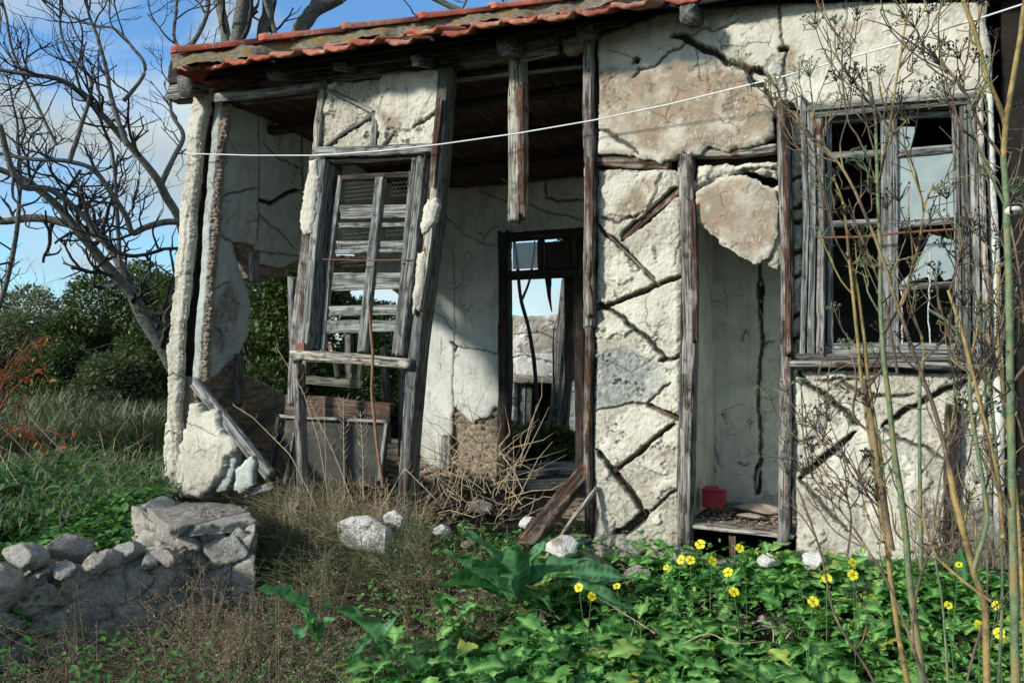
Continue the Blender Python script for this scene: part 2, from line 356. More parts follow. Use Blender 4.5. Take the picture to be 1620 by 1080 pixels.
M['bushleaf'] = m_leaf('dark_shrub_leaf', (0.035, 0.065, 0.024), (0.075, 0.12, 0.042), (0.15, 0.20, 0.07), 0.2, 0.5, False)
M['olive'] = m_leaf('olive_leaf', (0.05, 0.075, 0.035), (0.09, 0.12, 0.06), (0.15, 0.17, 0.1), 0.25, 0.6, False)
M['herb'] = m_leaf('herb_leaf', (0.04, 0.12, 0.03), (0.08, 0.20, 0.05), (0.14, 0.29, 0.08), 0.3, 0.5, False)
M['greyherb'] = m_leaf('grey_herb', (0.09, 0.12, 0.07), (0.15, 0.17, 0.11), (0.24, 0.22, 0.15), 0.25, 0.8, False)
M['redleaf'] = m_leaf('red_leaf', (0.22, 0.035, 0.02), (0.35, 0.09, 0.03), (0.24, 0.2, 0.04), 0.3, 0.6, False)
M['seed'] = m_leaf('brown_seed', (0.12, 0.085, 0.05), (0.25, 0.19, 0.125), (0.30, 0.32, 0.17), 0.1, 0.9, False)
M['fen_g'] = m_simple('fennel_green', (0.06, 0.10, 0.05), (0.20, 0.26, 0.14), 44, 0.6, 0.5, c3=(0.22, 0.19, 0.08))
M['fen_y'] = m_simple('fennel_yellow', (0.13, 0.12, 0.05), (0.42, 0.29, 0.10), 42, 0.65, 0.6, c3=(0.15, 0.10, 0.045))
M['fen_d'] = m_simple('fennel_dead', (0.05, 0.035, 0.025), (0.16, 0.12, 0.085), 30, 0.8, 0.3, c3=(0.24, 0.18, 0.1))
M['petal'] = m_leaf('yellow_petal', (0.78, 0.68, 0.02), (0.82, 0.72, 0.03), (0.85, 0.78, 0.05), 0.25, 0.6, False)
M['stemg'] = m_simple('green_stem', (0.06, 0.12, 0.04), (0.1, 0.18, 0.06), 30, 0.6, 0)
M['red'] = m_simple('red_paint', (0.20, 0.015, 0.022), (0.36, 0.03, 0.04), 30, 0.5, 0.1)
M['blue'] = m_simple('blue_plastic', (0.02, 0.16, 0.3), (0.03, 0.22, 0.4), 8, 0.5, 0)
M['cloth'] = m_simple('dusty_cloth', (0.24, 0.21, 0.16), (0.38, 0.34, 0.27), 16, 1, 0.8, 0.1, c3=(0.16, 0.10, 0.06))
M['snail'] = m_simple('snail_shell', (0.45, 0.42, 0.36), (0.7, 0.67, 0.6), 50, 0.5, 0.2)
def m_glass():
    N = NT('dusty_sky_glass'); p = N.pos()
    N.color(N.ramp(N.noise(p, 7, 6, 0.6), [(0.3, (0.26, 0.33, 0.33)), (0.7, (0.42, 0.5, 0.49))]))  # dust and sky reflection painted as one pale blue-grey colour
    N.b.inputs['Roughness'].default_value = 0.35; N.b.inputs['Specular IOR Level'].default_value = 0.7
    t = N.n('ShaderNodeBsdfTransparent'); m = N.n('ShaderNodeMixShader'); m.inputs[0].default_value = 0.72
    N.l(t.outputs[0], m.inputs[1]); N.l(N.b.outputs[0], m.inputs[2]); N.l(m.outputs[0], N.out.inputs[0]); return N.m
M['glass'] = m_glass()
# ------------------------------------------------------------------ wall panels as displaced solids
class Plane:
    """axis 'y': facade-parallel wall at y=off facing the camera; axis 'x': wall at x=off facing +x (sgn 1)"""
    def __init__(s, axis, off, sgn=1, k=0.0): s.a = axis; s.o = off; s.s = sgn; s.k = k
    def uv(s, px, py):
        if s.a == 'y': p = F(px, py, s.o)
        else:
            d = ray(px, py); t = (s.o + s.k * (CAM[2] - 2.95) - CAM[0]) / (d[0] - s.k * d[2]); p = CAM + t * d; p[1] = max(p[1], 0.07 if s.k else -9)
        return (p[0], p[2]) if s.a == 'y' else (p[1], p[2])
    def xyz(s, u, v, h):
        if s.a == 'y': return np.stack([u, s.o - h, v], -1)
        return np.stack([s.o + s.k * (v - 2.95) + s.s * h, u, v], -1)
def panel(name, pl, poly, mat, parent, thick=0.05, res=0.008, rough=0.012, bump=0.004, cracks=(), lay=(), tan=(), gry=(), base=0.0,
          rub=None, seed=1, uvpoly=False, coat=0.012, edge=0.01, holes=()):
    rng = random.Random(seed * 77 + 5)
    cv = (lambda L_: L_) if uvpoly else (lambda L_: [pl.uv(*q) for q in L_])
    o = rough_line(cv(poly), rough, 5 if rough else 0, rng, True)
    u0, v0 = o.min(0) - res; u1, v1 = o.max(0) + res
    nu = int((u1 - u0) / res) + 2; nv = int((v1 - v0) / res) + 2
    U, V = np.meshgrid(u0 + np.arange(nu) * res, v0 + np.arange(nv) * res, indexing='ij')
    cu = (U[:-1, :-1] + res / 2).ravel(); cvv = (V[:-1, :-1] + res / 2).ravel()
    ins = in_poly(cu, cvv, o)
    for hpoly in holes: ins &= ~in_poly(cu, cvv, rough_line(cv(hpoly), rough * 0.6, 4, rng, True))
    ins = ins.reshape(nu - 1, nv - 1)
    ii, jj = np.nonzero(ins)
    idx = lambda i, j: i * nv + j
    Q = np.stack([idx(ii, jj), idx(ii + 1, jj), idx(ii + 1, jj + 1), idx(ii, jj + 1)], -1)
    used = np.unique(Q); mp_ = np.full(nu * nv, -1); mp_[used] = np.arange(len(used)); Q = mp_[Q]
    u = U.ravel()[used]; v = V.ravel()[used]
    pad = np.pad(ins, 1)
    e = []
    for di, dj, a, b in ((-1, 0, (0, 0), (0, 1)), (1, 0, (1, 1), (1, 0)), (0, -1, (1, 0), (0, 0)), (0, 1, (0, 1), (1, 1))):
        nb = pad[1 + di:nu + di, 1 + dj:nv + dj]
        bi, bj = np.nonzero(ins & ~nb)
        e.append(np.stack([mp_[idx(bi + a[0], bj + a[1])], mp_[idx(bi + b[0], bj + b[1])]], -1))
    E = np.vstack(e); bv = np.unique(E)
    ou = u.copy(); ov = v.copy()
    d, bx, by, _ = seg_dist(u[bv], v[bv], o, True)
    k = d < res * 1.3; u[bv[k]] = bx[k]; v[bv[k]] = by[k]
    n = len(u); p3 = np.stack([u, v, np.full(n, seed * 3.1)], -1)
    nz_ = fbm(p3 * 17, 5, seed + 5, 0.75); h = bump * (fbm(p3 * 3.5, 3, seed, 0.5) * 1.0 + 0.55 * nz_ - 0.7 * sstep(0.16, 0.42, fbm(p3 * 20 + 7, 4, seed + 12, .7)) + 0.35 * vnoise(p3 * 130, seed + 7))
    la = np.full(n, float(base)); ta = np.zeros(n); gr = np.zeros(n); ck = np.zeros(n); sid = np.zeros(n); mor = np.zeros(n)
    wob = 0.012 * fbm(p3 * 14, 4, seed + 3)
    wob2 = 0.012 * fbm(p3 * 14 + 50, 4, seed + 4)
    def regs(lst, arr, soft=0.002, inv=False):
        for q in lst:
            l = rough_line(cv(q), rough * 1.2, 4, rng, True)
            w = max(soft * 6, 0.02)
            m = (u > l[:, 0].min() - w) & (u < l[:, 0].max() + w) & (v > l[:, 1].min() - w) & (v < l[:, 1].max() + w)
            if not m.any(): continue
            uu = u[m] + wob[m]; vv = v[m] + wob2[m]
            dd, _, _, _ = seg_dist(uu, vv, l, True); s_ = in_poly(uu, vv, l); sdv = np.where(s_, dd, -dd)
            arr[m] = np.maximum(arr[m], sstep(-soft, soft, sdv))
    if base == 0 and bump >= .008 and not rub:
        fl_ = fbm(p3 * 3.2 + 3, 6, seed + 21, .62); la = np.maximum(la, sstep(.10, .125, fl_))
    elif base == 1.0 and coat == 0 and mat == M['plaster']:
        la = la - sstep(.24, .262, fbm(p3 * 4.2 + 9, 6, seed + 22, .62)) * .9
    regs(lay, la, 0.003); regs(tan, ta, 0.03); regs(gry, gr, 0.03)
    if ta.any(): ta *= np.clip(1.0 + 1.1 * fbm(p3 * 12, 4, seed + 8), 0, 1)
    h += max(coat, .006) * la - (.006 if coat == 0 else 0)
    h -= (1 - la) * 0.004 * np.abs(fbm(p3 * 30, 4, seed + 2)) * 3
    if rub:
        su, sv, dp = rub
        f1, f2, s_ = voro(u / su + 0.25 * fbm(p3 * 12, 2, 4), v / sv + 0.25 * fbm(p3 * 12, 2, 6), seed)
        g = f2 - f1; m_ = 1 - sstep(0.05, 0.22, g); mor = m_ * (1 - la); sid = s_
        h += (1 - la) * (dp * (sstep(0.0, 0.35, g) - 0.5) + dp * 0.8 * (s_ - 0.5))
    for c in cracks:
        pts, w, dp = c[0], c[1], c[2]
        pp = rough_line(cv(pts), 0.006 if (w > 6 and len(pts) <= 3) else 0.013, 5, rng)
        wm = w * 0.0034 if not uvpoly else w
        m = (u > pp[:, 0].min() - wm - .02) & (u < pp[:, 0].max() + wm + .02) & (v > pp[:, 1].min() - wm - .02) & (v < pp[:, 1].max() + wm + .02)
        if not m.any(): continue
        dd, _, _, t = seg_dist(u[m], v[m], pp)
        tw = wm * 0.5 * (np.clip(np.minimum(t, 1 - t) * 8 + 0.35, 0, 1)) * (1 + 0.6 * fbm(p3[m] * 25, 2, 5))
        tw = np.maximum(tw, 0.0006)
        a = 1 - sstep(tw * 0.75, tw + 0.003, dd)
        h[m] -= dp * a; ck[m] = np.maximum(ck[m], a * min(1, 0.55 + w * 0.06))
    # crumbling rim
    de, _, _, _ = seg_dist(u, v, o, True) if n < 60000 else (np.full(n, 1.0),) * 4
    h -= edge * (1 - sstep(0, 0.025, de))
    h[bv] -= thick * 0.12 * np.abs(fbm(p3[bv] * 40, 2, 1)) * 2
    A = pl.xyz(u, v, h)
    nb_ = len(bv); bm = np.full(n, -1); bm[bv] = np.arange(nb_)
    B = pl.xyz(u[bv], v[bv], np.full(nb_, -thick) + 0 * h[bv])
    Mi = pl.xyz(u[bv] , v[bv], -thick * 0.45 + 0.012 * fbm(p3[bv] * 60, 2, 9) * 0 + h[bv] * 0)
    S1 = np.stack([E[:, 0], E[:, 1], n + bm[E[:, 1]], n + bm[E[:, 0]]], -1)
    S2 = np.stack([n + bm[E[:, 0]], n + bm[E[:, 1]], n + nb_ + bm[E[:, 1]], n + nb_ + bm[E[:, 0]]], -1)
    back = pl.xyz(u, v, np.full(n, -thick)); 
    Qb = (Q + n + 2 * nb_)[:, ::-1]
    Vv = np.vstack([A, Mi, B, back]); Ff = np.vstack([Q, S1, S2, Qb])
    ext = lambda a, b=0.0: np.concatenate([a, a[bv] * b, a[bv] * b, a])
    at = {'lay': ext(la, .3), 'tan': ext(ta), 'gry': ext(gr), 'crk': np.concatenate([ck, ck[bv] * .3, ck[bv] * .3, ck * 0]), 'sid': ext(sid, 1), 'mor': ext(mor, 1)}
    return mesh(name, Vv, Ff.astype(np.int32), mat, parent, at)

def beam(name, pts, w, d, mat, parent, nrm=(0, -1, 0), seed=None, rough=0.0035, step=0.02, rag=0.02, tp=1.0, mb=None, gouge=0.0):
    """squared timber along a polyline of centre points; w across, d towards nrm"""
    global _bs
    seed = seed if seed is not None else (_bs := _bs + 1)
    pts = np.array(pts, float); seg = np.linalg.norm(np.diff(pts, axis=0), axis=1); cl = np.concatenate([[0], np.cumsum(seg)]); Ln = cl[-1]
    n = max(3, int(Ln / step)); s = np.linspace(0, Ln, n); C = np.stack([np.interp(s, cl, pts[:, i]) for i in range(3)], -1)
    D = np.gradient(C, axis=0); D /= np.linalg.norm(D, axis=1)[:, None]
    nrm = np.array(nrm, float); A = np.cross(D, nrm); A /= np.linalg.norm(A, axis=1)[:, None]; B = np.cross(A, D)
    K = 20; th = (np.arange(K) + 0.5) / K * 2 * math.pi
    cx = np.sign(np.cos(th)) * np.abs(np.cos(th)) ** 0.35; cy = np.sign(np.sin(th)) * np.abs(np.sin(th)) ** 0.35
    ww = np.linspace(1, tp, n)[:, None] * (1 + 0.10 * fbm(np.stack([s * 3, s * 0 + seed, s * 0], -1), 3, seed))[:, None]
    X = cx[None] * w / 2 * ww; Y = cy[None] * d / 2 * ww
    q = np.stack([np.repeat(s, K) * 2.2, np.tile(np.cos(th) * 3 + seed, n), np.tile(np.sin(th) * 3, n)], -1)
    g = fbm(q * np.array([1, 3.2, 3.2]), 4, seed, 0.65).reshape(n, K)
    g2 = fbm(q * np.array([9, 5, 5]), 3, seed + 1).reshape(n, K)
    lim = min(w, d)
    fis = -np.clip((np.abs(g) < 0.07) * (1 - np.abs(g) / 0.07), 0, 1)
    dsp = (g * 1.6 + g2 * 0.6) * min(rough, lim * 0.12) + fis * min(0.008, lim * 0.12)
    dsp = dsp - gouge * sstep(0.1, 0.5, fbm(q * np.array([2, 0.5, 0.5]) + 9, 3, seed + 4)).reshape(n, K)
    r = np.hypot(X, Y) + 1e-9; X = X * (1 + dsp / r); Y = Y * (1 + dsp / r)
    V = C[:, None] + X[..., None] * A[:, None] + Y[..., None] * B[:, None]
    rg = min(rag, Ln * 0.2) * (vnoise(np.stack([np.arange(K) * 0.9, np.arange(K) * 0 + seed, np.zeros(K)], -1), seed))
    V[0] += rg[:, None] * D[0]; V[-1] += rg[::-1, None] * D[-1]
    V = V.reshape(-1, 3); i = np.arange(n - 1)[:, None] * K; j = np.arange(K)[None]; k = (j + 1) % K
    Fq = np.stack([i + j, i + k, i + K + k, i + K + j], -1).reshape(-1, 4)
    gc = np.stack([X.ravel() + seed * 0.37, Y.ravel(), np.repeat(s, K) + seed], -1); ck = (-fis * 0.8).ravel()
    V = np.vstack([V, C[0], C[-1]]); c0 = n * K; gc = np.vstack([gc, gc[0], gc[-1]]); ck = np.concatenate([ck, [0, 0]])
    jj = np.arange(K); kk = (jj + 1) % K
    caps = np.vstack([np.stack([kk, jj, np.full(K, c0), np.full(K, c0)], -1), np.stack([(n - 1) * K + jj, (n - 1) * K + kk, np.full(K, c0 + 1), np.full(K, c0 + 1)], -1)])
    Fq = np.vstack([Fq, caps])
    if mb is not None: mb.add(V, Fq, gc=gc, crk=ck); return
    m = MB(); m.add(V, Fq, gc=gc, crk=ck); return m.build(name, mat, parent)
_bs = 10
def fbeam(name, pxs, wpx, d, mat, parent, y=0.0, **k):
    """beam on the facade: pixel polyline, width in pixels, front face at depth y"""
    pts = [F(a, b, y + d / 2) for a, b in pxs]
    a = pts[0]; t = (a - CAM) @ AX; w = wpx / FP * t
    t2 = (pts[-1] - CAM) @ AX
    return beam(name, pts, w, d, mat, parent, tp=k.pop('tp', t2 / t), **k)
def box(name, lo, hi, mat, parent, bev=0.004):
    lo = np.array(lo, float); hi = np.array(hi, float)
    V = np.array([[(lo, hi)[a][0], (lo, hi)[b][1], (lo, hi)[c][2]] for a in (0, 1) for b in (0, 1) for c in (0, 1)])
    Fq = [(0, 1, 3, 2), (4, 6, 7, 5), (0, 4, 5, 1), (2, 3, 7, 6), (0, 2, 6, 4), (1, 5, 7, 3)]
    o = mesh(name, V, Fq, mat, parent, smooth=False)
    if bev:
        b = o.modifiers.new('bevel', 'BEVEL'); b.width = bev; b.segments = 2
    return o
# ------------------------------------------------------------------ ground
def ground_h(x, y):
    h = -0.45 + 0.35 * sstep(-1.3, -0.1, y) * sstep(-6.0, -4.6, x) + 0.06 * sstep(-2.2, -1.2, x) * sstep(-0.9, 0, y)
    h = h - 0.32 * sstep(0.05, 0.4, y) * sstep(-5.2, -4.5, x) * (1 - sstep(4, 8, y)) + 0.25 * (1 - sstep(-6.4, -4.7, x))
    far = sstep(8, 40, np.hypot(x, y)); return h + far * 0.5 * np.sin(x * 0.05) * np.cos(y * 0.04)
gx = np.concatenate([-np.geomspace(600, 9, 24), np.linspace(-8.6, 5, 220), np.geomspace(5.4, 600, 22)])
gy = np.concatenate([-np.geomspace(300, 6, 14), np.linspace(-5.6, 9, 240), np.geomspace(9.5, 900, 26)])
GX, GY = np.meshgrid(gx, gy, indexing='ij'); gp = np.stack([GX.ravel(), GY.ravel(), GX.ravel() * 0], -1)
gz = ground_h(gp[:, 0], gp[:, 1]) + 0.05 * fbm(gp * 1.7, 4, 3) + 0.02 * fbm(gp * 9, 3, 5)
nn = len(gy); ii, jj = np.meshgrid(np.arange(len(gx) - 1), np.arange(nn - 1), indexing='ij'); a_ = (ii * nn + jj).ravel()
gp[:, 2] = gz
tag(mesh('ground', gp, np.stack([a_, a_ + nn, a_ + nn + 1, a_ + 1], -1), M['soil']), kind='structure')
# ------------------------------------------------------------------ the house
H = empty('ruined_house', (-2, 1, 0), 'crumbling single-storey timber-framed cottage with cracked plaster and a red tiled eave', 'house')
Y0 = Plane('y', 0.0); Yin = Plane('y', 0.015); BK = Plane('y', 2.6); LW = Plane('x', -4.43, 1, 0.115); NB = Plane('y', 0.78)
# left corner pilaster
o = panel('corner_pilaster', Y0, [(308, 142), (333, 138), (326, 165), (318, 205), (313, 262), (305, 320), (300, 398), (294, 470), (286, 540), (284, 600), (281, 640), (282, 700), (280, 785), (257, 787), (258, 690), (262, 640), (260, 560), (264, 540), (268, 480), (276, 420), (283, 350), (288, 300), (292, 240), (300, 170)],
          M['plaster'], H, thick=0.05, res=0.007, rough=0.016, bump=0.010, lay=[[(300, 140), (336, 136), (320, 215), (296, 215)], [(255, 790), (256, 690), (270, 660), (276, 720), (270, 790)], [(285, 300), (300, 330), (290, 430), (272, 440)]], base=0.25, seed=3, edge=0.02,
          cracks=[([(262, 600), (275, 590), (285, 600)], 3, .008), ([(258, 690), (272, 682), (282, 690)], 3, .008), ([(290, 250), (300, 262), (310, 258)], 2, .006), ([(273, 470), (280, 440), (300, 430)], 2, .006)])
o['label'] = 'detached corner strip of rough plaster at the far left'
# black strip put in for the shade of the rotten cavity behind the pilaster
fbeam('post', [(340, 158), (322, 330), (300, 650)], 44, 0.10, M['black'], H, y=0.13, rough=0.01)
panel('brick_edge', Plane('y', .07), [(350, 168), (360, 163), (351, 230), (345, 300), (338, 400), (330, 500), (325, 602), (318, 632), (314, 600), (319, 540), (324, 470), (328, 400), (335, 300), (342, 225)], M['brick'], H, thick=0.05, res=0.006, rough=0.012, bump=0.006, rub=(0.06, 0.035, 0.02), seed=4, edge=0.012)
# left inner wall, its plaster and the brick rest
o = panel('left_inner_wall', LW, [(349, 160), (500, 214), (560, 243), (646, 283), (643, 470), (600, 430), (560, 395), (520, 398), (478, 405), (472, 412), (443, 424), (404, 413), (405, 388), (371, 384), (381, 427), (392, 455), (397, 477), (394, 529), (381, 558), (345, 592), (327, 607), (316, 602), (322, 500), (328, 400), (335, 300), (341, 225)],
          M['plaster_left'], H, thick=0.07, res=0.010, rough=0.012, bump=0.0035, lay=[], base=1.0, seed=5, coat=0.0, edge=0.004,
          gry=[[(330, 500), (365, 440), (380, 480), (372, 540), (350, 560), (330, 540)]],
          cracks=[([(410, 160), (411, 300), (409, 388)], 3.5, .012), ([(337, 322), (365, 305), (408, 298)], 4, .012), ([(410, 316), (430, 322), (450, 308), (478, 300)], 10, .04), ([(335, 350), (350, 372), (372, 388)], 4, .014), ([(410, 340), (440, 362), (470, 395)], 3.5, .01),
                  ([(405, 394), (440, 400), (478, 404)], 3, .01), ([(418, 225), (440, 250), (480, 268)], 4, .01), ([(358, 205), (372, 240)], 2, .006), ([(326, 500), (350, 525), (352, 560)], 3, .01), ([(328, 460), (345, 455), (362, 445)], 3, .01), ([(395, 370), (395, 350), (410, 348)], 2, .006), ([(478, 210), (480, 300)], 7, .02)])
panel('brick_core', Plane('x', -4.47, 1, 0.115), [(366, 380), (404, 384), (446, 420), (470, 402), (600, 410), (600, 450), (474, 416), (443, 438), (404, 446), (392, 430)], M['brick'], H, thick=0.10, res=0.012, rough=0.02, bump=0.01, rub=(0.16, 0.07, 0.04), seed=6)
o = panel('brick_wall', Plane('x', -4.45, 1, 0.115), [(312, 602), (330, 592), (350, 575), (373, 562), (379, 592), (404, 598), (450, 622), (462, 640), (520, 690), (600, 720), (640, 800), (300, 815)], M['brick'], H, thick=0.16, res=0.010, rough=0.02, bump=0.012, rub=(0.19, 0.062, 0.035), seed=7, edge=0.02)
o['label'] = 'low broken brick remnant of the left side wall'
XL = lambda a, b, x=-4.43: XW(a, b, x - 0.20 * sstep(380, 620, b))
beam('stud', [XL(378, 560, -4.40), XL(376, 640, -4.40)], 0.07, 0.05, M['dgrey'], H, nrm=(1, 0, 0))
beam('stud', [XL(402, 400, -4.42), XL(402, 445, -4.42)], 0.10, 0.05, M['grey'], H, nrm=(1, 0, 0))
# plaster slab leaning in the corner and timber braces
o = panel('plaster_slab', Plane('y', -0.05), [(298, 638), (312, 636), (318, 650), (340, 648), (345, 668), (352, 685), (370, 700), (372, 712), (356, 726), (352, 745), (340, 765), (322, 782), (316, 790), (282, 788), (276, 770), (280, 720), (288, 690), (294, 668)], M['plaster'], H, thick=0.10, res=0.007, rough=0.018, bump=0.006, base=0.7, seed=8, edge=0.02, lay=[[(296, 660), (345, 660), (350, 700), (340, 760), (282, 780)]], cracks=[([(283, 668), (310, 672), (344, 690)], 2, .006)])
panel('plaster_slab', Plane('y', 0.0), [(346, 690), (366, 700), (374, 716), (370, 745), (358, 775), (340, 780), (340, 720)], M['plaster_left'], H, thick=0.05, res=0.008, rough=0.01, base=1, seed=9)
panel('plaster_slab', Plane('y', -0.1), [(372, 742), (398, 720), (402, 728), (400, 768), (384, 778), (370, 775)], M['plaster_left'], H, thick=0.04, res=0.008, rough=0.014, base=1, seed=10)
beam('brace', [F(308, 604, 0.05), F(428, 752, -0.06)], 0.085, 0.05, M['grey'], H, rough=0.002)
beam('brace', [XL(380, 688, -4.40), XL(452, 640, -4.40)], 0.05, 0.04, M['dgrey'], H, nrm=(1, 0, 0))
fbeam('beam', [(392, 778), (436, 768)], 14, 0.08, M['grey'], H, y=-0.05)
# wall plate, rafters, fascia
fbeam('wall_plate', [(276, 150), (420, 138), (600, 115), (760, 92), (940, 66)], 26, 0.14, M['mixed'], H, y=0.03, gouge=0.006)
fbeam('wall_plate', [(926, 40), (1100, 12), (1300, -6), (1600, -14)], 30, 0.14, M['darkw'], H, y=0.02)
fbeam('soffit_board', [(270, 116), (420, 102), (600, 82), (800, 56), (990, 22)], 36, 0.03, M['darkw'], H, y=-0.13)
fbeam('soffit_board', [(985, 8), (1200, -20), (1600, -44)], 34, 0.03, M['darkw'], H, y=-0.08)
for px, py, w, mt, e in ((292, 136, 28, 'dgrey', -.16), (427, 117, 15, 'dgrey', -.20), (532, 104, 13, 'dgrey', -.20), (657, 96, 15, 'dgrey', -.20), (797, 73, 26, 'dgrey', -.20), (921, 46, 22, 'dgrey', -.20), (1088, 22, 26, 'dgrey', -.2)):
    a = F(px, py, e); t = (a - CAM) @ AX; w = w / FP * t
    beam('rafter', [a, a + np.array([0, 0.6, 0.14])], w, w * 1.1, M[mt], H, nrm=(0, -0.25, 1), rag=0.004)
# plate pieces above the main opening
panel('infill_panel', Y0, [(826, 50), (858, 42), (872, 40), (878, 56), (880, 72), (862, 82), (838, 76), (826, 70)], M['plaster'], H, thick=0.08, res=0.006, rough=0.012, bump=0.012, base=0.4, tan=[[(830, 46), (870, 42), (872, 66), (832, 68)]], seed=12, edge=0.03)
panel('infill_panel', Y0, [(884, 58), (930, 45), (932, 68), (905, 82), (888, 80)], M['plaster'], H, thick=0.08, res=0.006, rough=0.010, bump=0.008, seed=13, edge=0.02)
fbeam('batten', [(826, 90), (882, 78)], 15, 0.04, M['pale'], H, y=-0.02)
fbeam('batten', [(815, 52), (872, 42)], 12, 0.04, M['dgrey'], H, y=-0.05)
fbeam('beam', [(712, 124), (930, 100)], 16, 0.10, M['darkw'], H, y=0.16)
fbeam('batten', [(720, 128), (812, 117), (930, 105)], 5, 0.03, M['grey'], H, y=0.12)
fbeam('batten', [(340, 156), (440, 146), (512, 136)], 13, 0.04, M['grey'], H, y=-0.03)
fbeam('batten', [(385, 160), (450, 152), (510, 146)], 11, 0.05, M['mixed'], H, y=0.1)
# ceiling of boards
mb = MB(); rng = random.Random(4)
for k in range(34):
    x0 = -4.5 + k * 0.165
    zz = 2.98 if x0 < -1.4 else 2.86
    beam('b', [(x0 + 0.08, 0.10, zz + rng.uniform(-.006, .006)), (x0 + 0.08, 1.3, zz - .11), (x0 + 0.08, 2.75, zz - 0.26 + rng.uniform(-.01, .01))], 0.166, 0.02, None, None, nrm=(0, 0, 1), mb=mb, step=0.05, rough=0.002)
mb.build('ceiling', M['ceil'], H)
for y_ in (0.6, 1.25, 1.9):
    beam('ceiling_joist', [(-4.5, y_, 2.90 - y_ * 0.085), (-1.5, y_, 2.88 - y_ * 0.085)], 0.06, 0.09, M['darkw'], H, nrm=(0, -1, 0), step=0.06)
# bay two: leaning window bay
panel('infill_panel', Yin, [(520, 131), (600, 124), (606, 118), (668, 112), (706, 108), (706, 140), (700, 236), (600, 240), (508, 246), (506, 200)], M['plaster'], H, thick=0.08, res=0.007, rough=0.006, bump=0.013, seed=14,
      lay=[[(603, 118), (704, 104), (704, 150), (684, 174), (662, 186), (655, 204), (636, 206), (622, 202), (606, 205), (594, 188), (600, 150)]], coat=0.02, tan=[[(600, 175), (640, 190), (640, 205), (606, 205)]],
      cracks=[([(522, 143), (590, 178)], 8, .016), ([(514, 232), (560, 200), (590, 182)], 9, .02), ([(600, 205), (588, 240)], 5, .015), ([(622, 212), (605, 236)], 6, .015), ([(655, 204), (672, 192), (700, 170)], 6, .02)])
for q, w in (([(520, 143), (592, 178)], 6), ([(512, 234), (552, 204), (590, 182)], 5), ([(594, 178), (590, 238)], 11), ([(624, 208), (602, 236)], 5)):
    fbeam('lath', q, w, 0.02, M['grey'], H, y=0.004, step=0.01)
fbeam('post', [(518, 130), (508, 200), (504, 250)], 13, 0.10, M['pale'], H, y=-0.01)
fbeam('post', [(506, 250), (494, 380), (484, 470), (474, 556)], 26, 0.12, M['mixed'], H, y=-0.02, gouge=0.01)
panel('plaster_edge', Plane('y', -0.03), [(488, 254), (502, 252), (504, 290), (498, 330), (494, 368), (480, 370), (474, 350), (480, 318), (484, 290)], M['plaster'], H, thick=0.05, res=0.006, rough=0.014, bump=0.006, base=1, seed=15)
fbeam('post', [(473, 578), (476, 680), (480, 785)], 13, 0.08, M['mixed'], H, y=0.0)
fbeam('post', [(463, 440), (466, 560), (462, 640)], 12, 0.06, M['grey'], H, y=0.16)
fbeam('lintel', [(502, 243), (600, 241), (692, 236)], 17, 0.12, M['grey'], H, y=-0.03)
fbeam('post', [(709, 108), (703, 200), (694, 300), (683, 400), (672, 480), (658, 600), (650, 700), (644, 806)], 21, 0.13, M['dgrey'], H, y=-0.02, gouge=0.006)
fbeam('post_facing', [(697, 158), (690, 230), (684, 300), (676, 380)], 12, 0.04, M['brown'], H, y=-0.045)
fbeam('post_facing', [(688, 300), (674, 420), (662, 490)], 13, 0.03, M['pale'], H, y=-0.05, gouge=0.008)
panel('plaster_edge', Plane('y', -0.06), [(676, 316), (690, 312), (694, 325), (688, 350), (676, 366), (668, 370), (664, 360), (670, 336)], M['plaster'], H, thick=0.04, res=0.006, rough=0.012, base=1, seed=16)
panel('plaster_edge', Plane('y', -0.055), [(660, 400), (672, 398), (670, 440), (662, 480), (652, 498), (656, 450)], M['plaster'], H, thick=0.03, res=0.006, rough=0.012, base=0.7, seed=17)
# left window
w1 = empty('window', F(570, 570, 0.0), None, None); w1.parent = H; w1.matrix_parent_inverse = H.matrix_world.inverted(); bpy.context.view_layer.update()
w1['label'] = 'tall leaning window frame nailed up with grey planks and chicken wire'
fbeam('frame', [(516, 252), (500, 400), (488, 552)], 18, 0.10, M['grey'], w1, y=-0.03)
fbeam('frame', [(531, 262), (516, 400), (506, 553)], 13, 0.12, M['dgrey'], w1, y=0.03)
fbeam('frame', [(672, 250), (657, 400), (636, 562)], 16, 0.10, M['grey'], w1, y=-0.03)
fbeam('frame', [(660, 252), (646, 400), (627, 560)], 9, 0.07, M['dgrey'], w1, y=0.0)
fbeam('frame', [(510, 256), (600, 252), (668, 248)], 13, 0.06, M['darkw'], w1, y=0.01)
fbeam('sash_stile', [(540, 282), (522, 420), (512, 556)], 9, 0.04, M['grey'], w1, y=0.05)
fbeam('sash_stile', [(603, 281), (588, 420), (574, 556)], 16, 0.05, M['grey'], w1, y=0.03)
fbeam('sash_stile', [(652, 272), (640, 420), (628, 556)], 8, 0.04, M['grey'], w1, y=0.05)
fbeam('sash_rail', [(534, 282), (655, 276)], 9, 0.04, M['darkw'], w1, y=0.05)
for y_, h_, a, b in ((335, 22, 538, 648), (356, 8, 537, 646), (391, 20, 534, 643), (445, 27, 528, 638), (491, 17, 522, 633), (516, 21, 518, 630)):
    fbeam('plank', [(a, y_ + 1), (a + 53, y_)], h_, 0.022, M['grey'], w1, y=0.055, step=0.012)
    fbeam('plank', [(a + 60, y_), (b, y_ - 1)], h_ * 0.95, 0.022, M['grey'], w1, y=0.055, step=0.012)
m = MB(); m.tube([F(511, 410, -.04), F(580, 412, -.04), F(650, 411, -.04)], 0.0045, 6); m.build('rod', M['rust'], w1)
m = MB()
